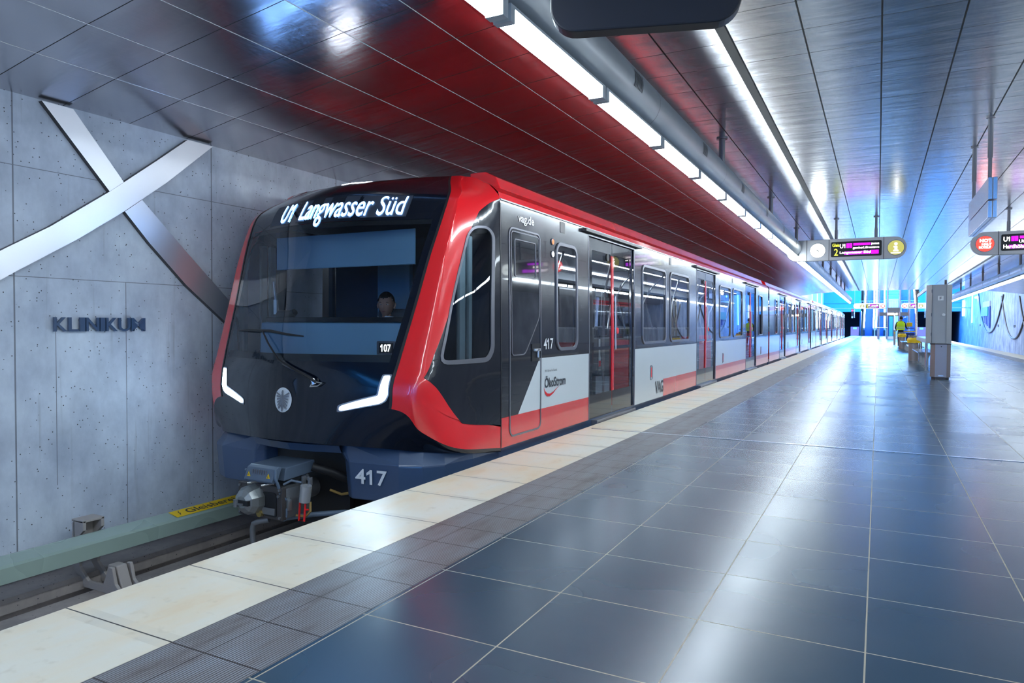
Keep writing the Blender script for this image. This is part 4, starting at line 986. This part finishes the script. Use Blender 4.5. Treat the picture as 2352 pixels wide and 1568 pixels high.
# driver seated behind the desk
t=root('person',(-4.49,5.9,.0),'train driver with short dark hair, white collar and dark jacket behind the windscreen','person')
skin('body',M['jacket'],t,[(-4.49,5.86,.60,.15,.11),(-4.49,5.87,.82,.15,.10),(-4.49,5.86,1.03,.17,.10),(-4.49,5.84,1.14,.12,.08),(-4.49,5.83,1.19,.06),
 (-4.66,5.84,1.12,.065),(-4.76,5.70,.93,.05),(-4.70,5.46,1.0,.037),(-4.32,5.84,1.12,.065),(-4.22,5.70,.93,.05),(-4.28,5.46,1.0,.037),
 (-4.60,5.70,.60,.085),(-4.60,5.42,.60,.065),(-4.60,5.40,.12,.045),(-4.38,5.70,.60,.085),(-4.38,5.42,.60,.065),(-4.38,5.40,.12,.045)],
 [(0,1),(1,2),(2,3),(3,4),(3,5),(5,6),(6,7),(3,8),(8,9),(9,10),(0,11),(11,12),(12,13),(0,14),(14,15),(15,16)])
head(t,(-4.49,5.80,1.385),.245,rot=math.radians(22))
m=MB(); 
for s in (1,-1): m.add([(-4.49+s*.005,5.70,1.225),(-4.49+s*.055,5.72,1.275),(-4.49+s*.095,5.80,1.265),(-4.49+s*.085,5.73,1.205)],[(0,1,2,3)])
m.tube([(-4.55,5.79,1.20),(-4.50,5.745,1.20),(-4.43,5.79,1.20)],.03,8)
m.build('shirt_collar',M['shirt'],t)
hand('left_hand',t,(-4.70,5.45,1.02),(0,-1,0),(0,0,1)); hand('right_hand',t,(-4.28,5.45,1.02),(0,-1,0),(0,0,1),side=-1)
# cleaner in a high visibility vest, walking away with a cart
px,py=1.17,47.0
t=root('person',(px,py,0),'person in a bright yellow high-visibility vest standing by the bins, seen from behind','person')
skin('body',M['trouser'],t,[(px,py,.92,.13,.10),(px,py,1.10,.13,.09),(px,py-.02,1.32,.17,.10),(px,py-.02,1.44,.12,.08),(px,py-.03,1.53,.05),
 (px-.20,py,1.40,.06),(px-.27,py+.02,1.12,.045),(px-.22,py+.22,.98,.035),(px+.20,py,1.40,.06),(px+.28,py+.05,1.14,.045),(px+.36,py+.28,1.05,.035),
 (px-.09,py,.80,.085),(px-.10,py-.06,.47,.06),(px-.10,py+.02,.10,.042),(px-.10,py+.16,.05,.04),(px+.09,py,.80,.085),(px+.10,py+.10,.48,.06),(px+.11,py-.06,.12,.042),(px+.11,py+.08,.05,.04)],
 [(0,1),(1,2),(2,3),(3,4),(3,5),(5,6),(6,7),(3,8),(8,9),(9,10),(0,11),(11,12),(12,13),(13,14),(0,15),(15,16),(16,17),(17,18)])
head(t,(px+.02,py+.0,1.665),.24,rot=math.pi,tilt=.15)
hand('left_hand',t,(px-.22,py+.22,.98),(.1,1,-.2),(0,0,1)); hand('right_hand',t,(px+.36,py+.28,1.05),(.1,1,-.1),(0,0,1))
m=MB(); V=[];F=[]; n=28; prof=[(.98,.225,.165),(1.08,.215,.155),(1.22,.215,.15),(1.36,.225,.14),(1.46,.17,.11),(1.50,.09,.075)]
for z,a,b in prof: V+=[(px+a*math.cos(2*math.pi*k/n),py-.01+b*math.sin(2*math.pi*k/n),z) for k in range(n)]
for j in range(len(prof)-1): F+=[(j*n+k,j*n+(k+1)%n,(j+1)*n+(k+1)%n,(j+1)*n+k) for k in range(n)]
m.add(V,F).build('safety_vest',M['hivis'],t,smooth=True)
for z in (1.06,1.14):
    m=MB(); V=[(px+.222*math.cos(2*math.pi*k/n),py-.01+.163*math.sin(2*math.pi*k/n),zz) for zz in (z,z+.035) for k in range(n)]; m.add(V,[(k,(k+1)%n,n+(k+1)%n,n+k) for k in range(n)]).build('reflective_band',M['reflect'],t)
# cleaning cart
M['cartblue']=plain('blue_plastic',(.01,.04,.28),.45)
t=root('cleaning_cart',(1.65,47.5,0),'blue cleaning cart with yellow lid and yellow bag beside the person in the vest','cart')
MB().box(1.45,1.90,47.3,47.9,.18,.82,.03).build('waste_tub',M['cartblue'],t)
MB().box(1.33,1.95,47.2,47.95,.86,.92,.02).build('tray',M['yellow'],t)
MB().box(1.48,1.78,47.45,47.75,1.18,1.42,.02).build('bucket',M['yellow'],t)
MB().tube([(1.46,47.9,.9),(1.46,47.95,1.15),(1.9,47.95,1.15),(1.9,47.9,.9)],.018,8).box(1.46,1.9,47.4,47.9,1.05,1.09,.01).build('push_frame',M['cartblue'],t,smooth=True)
for x in (1.5,1.85):
    for y in (47.38,47.85): MB().cyl((x-.02,y,.07),(x+.02,y,.07),.07,16).box(x-.012,x+.012,y-.02,y+.02,.07,.19).build('caster',M['black'],t)
# ================================================================ PLATFORM FURNITURE
# information pillar with a showcase behind, on a steel waste bin
t=root('information_pillar',(1.24,18.45,0),'grey metal pillar with a letter F plate at the end of the showcase','pillar')
P=[(.965,18.55),(1.065,18.37),(1.345,18.36),(1.46,18.50),(1.46,18.66),(.965,18.66)]
MB().prism(P,'z',.81,2.13).build('cabinet',M['grey'],t,bevel=.004)
m=MB().box(1.063,1.067,18.355,18.372,.82,2.12).box(1.342,1.346,18.352,18.37,.82,2.12); m.build('door_gap',M['black'],t)
m=MB()
for z in (.98,1.42,1.95): m.box(1.052,1.064,18.355,18.38,z,z+.07)
m.build('hinge',M['frame'],t)
pl_=MB().box(1.175,1.285,18.350,18.357,1.775,1.875).build('letter_plate',M['white_text'],t)
text_on('F',pl_,'plate_letter',M['black'],lambda a,b:(1.21+a,18.347,1.795+b),.042,.06,.004)
MB().cyl((1.29,18.33,1.455),(1.29,18.36,1.455),.033,20).build('lock',M['white_text'],t,smooth=True)
MB().cyl((1.33,18.5,2.13),(1.33,18.5,2.24),.025,12).build('top_stub',M['darksteel'],t,smooth=True)
t=root('waste_bin',(1.26,18.5,0),'six-sided brushed steel bin under the letter F pillar','bin')
hexa=lambda k,z:[(1.255+dx*k,18.52+dy*k,z) for dx,dy in ((-.20,.0),(-.115,-.17),(.115,-.17),(.20,0),(.115,.17),(-.115,.17))]
m=MB(); m.add(hexa(.86,.0)+hexa(.86,.055),[tuple(range(6)),tuple(range(6,12))]+[(i,(i+1)%6,6+(i+1)%6,6+i) for i in range(6)]); m.build('plinth',M['darksteel'],t)
M['binsteel']=plain('bin_steel',(.38,.33,.33),.38,.55)
m=MB(); m.add(hexa(1,.05)+hexa(1,.79),[tuple(range(6)),tuple(range(6,12))]+[(i,(i+1)%6,6+(i+1)%6,6+i) for i in range(6)]); m.build('bin_body',M['binsteel'],t,bevel=.006)
m=MB(); m.add(hexa(1.04,.785)+hexa(1.04,.805),[tuple(range(6)),tuple(range(6,12))]+[(i,(i+1)%6,6+(i+1)%6,6+i) for i in range(6)]); m.build('rim',M['darksteel'],t)
MB().cyl((1.26,18.34,.74),(1.26,18.352,.74),.012,12).build('bin_lock',M['black'],t); MB().box(1.21,1.31,18.343,18.352,.075,.10).build('label_plate',M['silver'],t)
t=root('showcase',(1.2,22,0),'long glazed poster showcase running behind the letter F pillar','showcase')
MB().box(.985,1.44,18.71,23.4,2.03,2.12,.01).box(.985,1.44,18.71,23.4,.80,.90,.01).box(1.0,1.44,23.32,23.4,.85,2.1).build('case_frame',M['grey'],t)
M['poster']=emis('lit_poster',(.55,.62,.66),1.1)
MB().box(1.03,1.035,18.75,23.3,.90,2.03).build('poster',M['poster'],t)
m=MB().box(1.028,1.03,18.9,20.3,1.0,1.25).box(1.028,1.03,20.6,21.8,1.35,1.8).box(1.028,1.03,22.0,23.0,1.0,1.2); m.build('poster_print',M['redtext'],t)
MB().quad((1.0,18.73,.88),(1.0,23.35,.88),(1.0,23.35,2.05),(1.0,18.73,2.05)).build('case_glass',M['clear'],t)
for y in (19.2,23.1): MB().cyl((1.22,y,0),(1.22,y,.82),.035,14).build('support_post',M['steel'],t,smooth=True)
for y in (19.2,): pass
t=root('steel_post',(1.26,28.5,0),'tall steel double post with rounded top behind the showcase','post')
for x in (1.20,1.33): MB().tube([(x,28.5,0),(x,28.5,2.36),(x+.02,28.55,2.42)],.05,16).build('tube',M['steel'],t,smooth=True)
MB().box(1.10,1.44,28.4,28.6,0,.02).build('base_plate',M['steel'],t)
def bench(y0,y1,lab):
    t=root('bench',(1.25,(y0+y1)/2,0),lab,'bench','steel mesh benches along the platform centre')
    m=MB(); n=int((y1-y0)/.06)
    for i in range(n): y=y0+i*.06; m.box(1.03,1.47,y,y+.035,.435,.45)
    m.box(1.02,1.05,y0,y1,.42,.455).box(1.45,1.48,y0,y1,.42,.455); m.build('mesh_seat',M['steel'],t)
    for y in (y0+.25,(y0+y1)/2,y1-.3):
        MB().prism([(1.06,.43),(1.44,.43),(1.44,.41),(1.36,.36),(1.32,.25),(1.32,0),(1.22,0),(1.22,.28),(1.16,.38),(1.06,.41)],'y',y,y+.05).build('leg',M['grey'],t)
    return t
bench(23.6,27.0,'steel mesh bench just behind the letter F pillar'); bench(38.6,42.0,'steel mesh bench further back, in front of the person in the vest'); bench(29.2,32.6,'steel mesh bench beyond the tall steel posts')
def bagbin(x,y,lab):
    t=root('waste_bin',(x,y,0),lab,'bin','bins with yellow liner bags')
    MB().cyl((x,y,0),(x,y,.86),.155,28).build('bin_body',M['binsteel'],t,smooth=True)
    m=MB(); n=36; V=[];F=[]
    for j,(z,r) in enumerate(((.80,.165),(.74,.20),(.70,.205),(.66,.19),(.62,.20))):
        for k in range(n): V.append((x+r*(1+.03*math.sin(k*1.05+j)+.02*math.sin(k*2.1))*math.cos(2*math.pi*k/n),y+r*(1+.03*math.sin(k*1.05+j))*math.sin(2*math.pi*k/n),z+.008*math.sin(k*1.4+j)))
    for j in range(4): F+=[(j*n+k,j*n+(k+1)%n,(j+1)*n+(k+1)%n,(j+1)*n+k) for k in range(n)]
    m.add(V,F).build('liner_bag',M['yellow'],t,smooth=True); MB().tube([(x+.157*math.cos(a*math.pi/16),y+.157*math.sin(a*math.pi/16),.865) for a in range(33)],.012,6,False).build('rim',M['steel'],t)
bagbin(1.10,28.1,'round steel bin with a yellow liner bag beside the bench'); bagbin(1.13,42.7,'round steel bin with yellow bag in front of the person in the vest')
t=root('steel_post',(1.0,52.5,0),'slim grey post left of the person in the vest','post'); MB().box(.90,1.02,52.4,52.6,0,.95,.01).build('post_body',M['grey'],t); MB().box(.92,1.0,52.39,52.4,.72,.80).build('post_sign',M['yellow'],t)
# ================================================================ HALL
# lift shaft
t=root('lift',(1.3,76,0),'glass lift shaft with steel posts at the end of the platform','lift')
for x in (.05,.75,1.78,2.55):
    for y in (75,77.4): MB().cyl((x,y,0),(x,y,9 if x in(.05,2.55) else 4.9),.085,16).build('corner_post',M['steel'],t,smooth=True)
MB().box(.0,2.6,74.93,75.05,2.2,2.52).box(.0,2.6,77.3,77.45,2.2,2.5).box(.0,2.6,74.95,75.05,4.88,4.95).box(.8,1.75,74.9,77.4,2.55,2.95).build('ring_beam',M['darksteel'],t)
MB().quad((.1,75,.1),(.7,75,.1),(.7,75,4.8),(.1,75,4.8)).quad((1.8,75,.1),(2.5,75,.1),(2.5,75,4.8),(1.8,75,4.8)).quad((.05,75.1,.1),(.05,77.3,.1),(.05,77.3,4.8),(.05,75.1,4.8)).build('shaft_glass',M['clear'],t)
MB().box(.82,1.28,75.02,75.06,.05,2.2).build('door',M['cartblue'],t); M['teal']=plain('teal_panel',(.02,.30,.36),.4)
MB().box(.90,1.22,74.99,75.02,.2,2.15).build('door_pane',M['teal'],t)
MB().box(1.28,1.42,74.9,75.1,0,2.4).box(.8,1.75,74.92,75.0,0,.25).build('door_jamb',M['grey'],t)
MB().box(.80,1.30,74.85,74.93,2.27,2.43).build('lift_light',M['warm'],t); MB().box(1.46,1.58,74.85,74.93,2.27,2.43).build('lift_light',M['warm'],t)
MB().cyl((-.10,74.8,1.05),(.78,74.8,1.05),.03,12).cyl((-.05,74.8,0),(-.05,74.8,1.05),.03,12).cyl((.72,74.8,0),(.72,74.8,1.05),.03,12).build('handrail',M['steel'],t,smooth=True)
# escalators and stairs rising out of the hall
M['stepdark']=plain('escalator_steps',(.02,.10,.26),.35,.4)
def flight(x0,x1,lab,nm,ystart=97.,stairs=False):
    t=root(nm,((x0+x1)/2,ystart,0),lab,'stairs' if stairs else 'escalator'); m=MB(); n=44
    for i in range(n): m.box(x0,x1,ystart+i*.36,ystart+(i+1)*.36,-.1 if i==0 else i*.18-.2,(i+1)*.18-.12)
    m.build('steps',M['stepdark'],t)
    for x in (x0-.11,x1+.01):
        L=n*.36; MB().prism([(ystart-.6,-.0),(ystart-.6,.75),(ystart-.4,.92),(ystart,.92),(ystart+L,.92+L*.5),(ystart+L,-.3+L*.5),(ystart+.4,0)],'x',x,x+.10).build('balustrade',M['cartblue'] if not stairs else M['steel'],t)
        MB().tube([(x+.05,ystart-.62,.45),(x+.05,ystart-.62,.80),(x+.05,ystart-.4,.95),(x+.05,ystart,.96),(x+.05,ystart+L,.96+L*.5)],.045,10).build('handrail',M['black'],t,smooth=True)
        MB().box(x-.06,x+.16,ystart-.64,ystart-.60,.05,.7).build('newel',M['black'],t)
        if not stairs or x>x1: MB().prism([(ystart,1.02),(ystart+L,1.02+L*.5),(ystart+L,1.16+L*.5),(ystart,1.16)],'x',x-.03 if x<x1 else x+.0,x+.12 if x<x1 else x+.16).build('balustrade_light',M['hallwhite'],t)
    return t
flight(-1.5,-.6,'blue escalator between bright light strips at the far left of the hall','escalator'); flight(-.15,.6,'narrow second escalator partly behind the glass lift','escalator')
flight(2.6,4.05,'blue lit stairs rising to the right of the glass lift','staircase',stairs=True)
# upper landing slab, railing and blue light tubes
m=MB()
for k in range(7): m.box(.7,2.2,96.0,96.2,4.45+k*.19,4.60+k*.19)
struct(m.box(.7,2.2,96.2,98,4.45,5.8).build('wall_landing',M['hallend']))
t=root('landing_railing',(1.2,88,3.4),'thin steel railing across the hall above the escalators','railing')
m=MB().cyl((-1.9,88,4.0),(4.3,88,4.0),.03,8); m.build('top_rail',M['steel'],t)
for k in range(32): MB().cyl((-1.9+k*.2,88,3.25),(-1.9+k*.2,88,4.0),.012,6).build('baluster',M['steel'],t)
MB().box(-6.2,mir(-6.2),87.9,88.4,3.15,3.25).build('landing_edge',M['grey'],t)
for i,(x,y,a,b) in enumerate(((-6.12,86,1.6,6.5),(-6.12,93,1.6,6.5),(-6.12,79,1.6,6.5),(mir(-6.12),86,1.6,6.5),(mir(-6.12),79,4.6,6.5))):
    t=root('wall_lamp',(x,y,a),'tall blue-white tube lamp on the %s hall wall, %s'%('left' if x<0 else 'right',('middle one','farthest one','nearest one','lower one','upper one')[i]),'lamp')
    MB().cyl((x,y,a),(x,y,b),.05,10).build('tube',M['bluetube'],t,smooth=True); MB().box(x-.06,x+.06,y-.08,y+.08,a-.1,a).box(x-.06,x+.06,y-.08,y+.08,b,b+.1).build('end_cap',M['grey'],t)
t=root('wall_lamp',(8.5,94.3,2.4),'bright white vertical lamp on the right wall near the tunnel mouth','lamp'); MB().cyl((8.5,94.3,2.4),(8.5,94.3,4.15),.07,12).build('tube',M['hallwhite'],t,smooth=True); MB().box(8.5,8.62,94.2,94.4,2.3,2.4).build('bracket',M['grey'],t)
t=root('wall_lamp',(8.5,82,4.0),'white lamp high on the right wall at the end of the canopy','lamp'); MB().box(8.4,8.6,81.5,82.5,4.0,4.12).build('tube',M['hallwhite'],t)
# signal, cabinet
t=root('track_signal',(-2.53,85,2.0),'red track signal hanging beside the tunnel mouth','signal'); MB().box(-2.63,-2.43,85,85.15,2.05,3.05,.01).build('signal_case',M['black'],t); MB().disc((-2.53,84.98,2.90),.09).build('red_lens',M['redsig'],t); MB().box(-2.61,-2.45,84.97,84.99,2.07,2.25).build('number_plate',M['white_text'],t)
MB().box(-2.36,-2.28,85,85.1,2.1,3.7).build('signal_mast',M['silver'],t); MB().cyl((-2.32,85.05,3.6),(-2.32,85.05,9),.04,8).build('hanger',M['grey'],t)
M['cabred']=plain('reddish_cabinet',(.62,.16,.20),.4,.3)
t=root('switch_cabinet',(-2.57,96.9,0),'reddish metal cabinet with a white notice beside the tunnel mouth','cabinet'); MB().box(-3.03,-2.11,96.6,97.0,.02,1.12,.01).build('cabinet_body',M['cabred'],t); MB().box(-2.75,-2.37,96.585,96.6,.83,1.05).build('notice',M['white_text'],t)
# dark struts behind the left duct end and right wall art
def artloop(pts,lab):
    t=MB().tube([(8.57,y,z) for y,z in pts],.05,10).build('wall_loop',M['darksteel'],origin=(8.57,pts[0][0],0),smooth=True); return tag(t,lab,'wall loop','dark steel loops on the right wall')
def U(y0,z0,yb,zb,y1_,z1,n=24):
    out=[]
    for i in range(n+1):
        t=-1+2*i/n; s=abs(t)**1.9; yy=(yb+(y0-yb)*abs(t)**.85) if t<0 else (yb+(y1_-yb)*abs(t)**.85); zz=zb+((z0 if t<0 else z1)-zb)*s; out.append((yy,zz))
    return out
artloop(U(81.5,4.6,73.5,.70,65.9,3.7),'dark steel loop on the right wall, hanging around the teal sign')
artloop(U(66.8,3.6,60.9,.36,55.5,3.2),'low hanging dark steel loop on the right wall, nearest one')
artloop([(58.9,3.3),(58.0,2.3),(57.3,1.7),(56.4,1.0),(55.6,.7)],'dark steel loop cut off by the right edge of the picture')
t=root('wall_panel',(8.5,75,1),'dark slatted panel with a teal sign on the right wall','sign panel')
for k in range(4): MB().box(8.52,8.60,73.0+k*1.0,73.7+k*1.0,1.1+k*.15,3.0).build('slat',M['cartblue'],t)
MB().box(8.46,8.52,73.8,78.2,2.15,2.95).build('teal_sign',M['teal'],t); MB().box(8.5,8.60,73.2,77.4,2.95,3.45).build('upper_plate',M['grey'],t)
for y,z in ((80,1.35),(68.5,1.3),(61,1.25)): 
    tag(MB().box(8.58,8.62,y-.35,y+.35,z-.08,z+.08).build('wall_plate',M['darksteel'],origin=(8.6,y,z)),'small dark plate on the right wall, %s'%('far left of the three' if y==80 else 'between the two loops' if y<70 and y>65 else 'above the bottom of the low loop'),'plate','small plates on the right wall')
# lettered blocks of the far station name are too small to read; tunnel mouths stay dark
t=root('wall_lamp',(1.2,Y0+.2,2.6),'added blue tube lamps on the unseen wall behind the camera','lamp')  # unseen tubes added as a blue glow for the canopy to mirror
for k in range(7): 
    x=-5.4+k*2.2; MB().cyl((x,Y0+.12,.4),(x,Y0+.12,3.6),.09,10).build('tube',M['bluetube'],t,smooth=True)
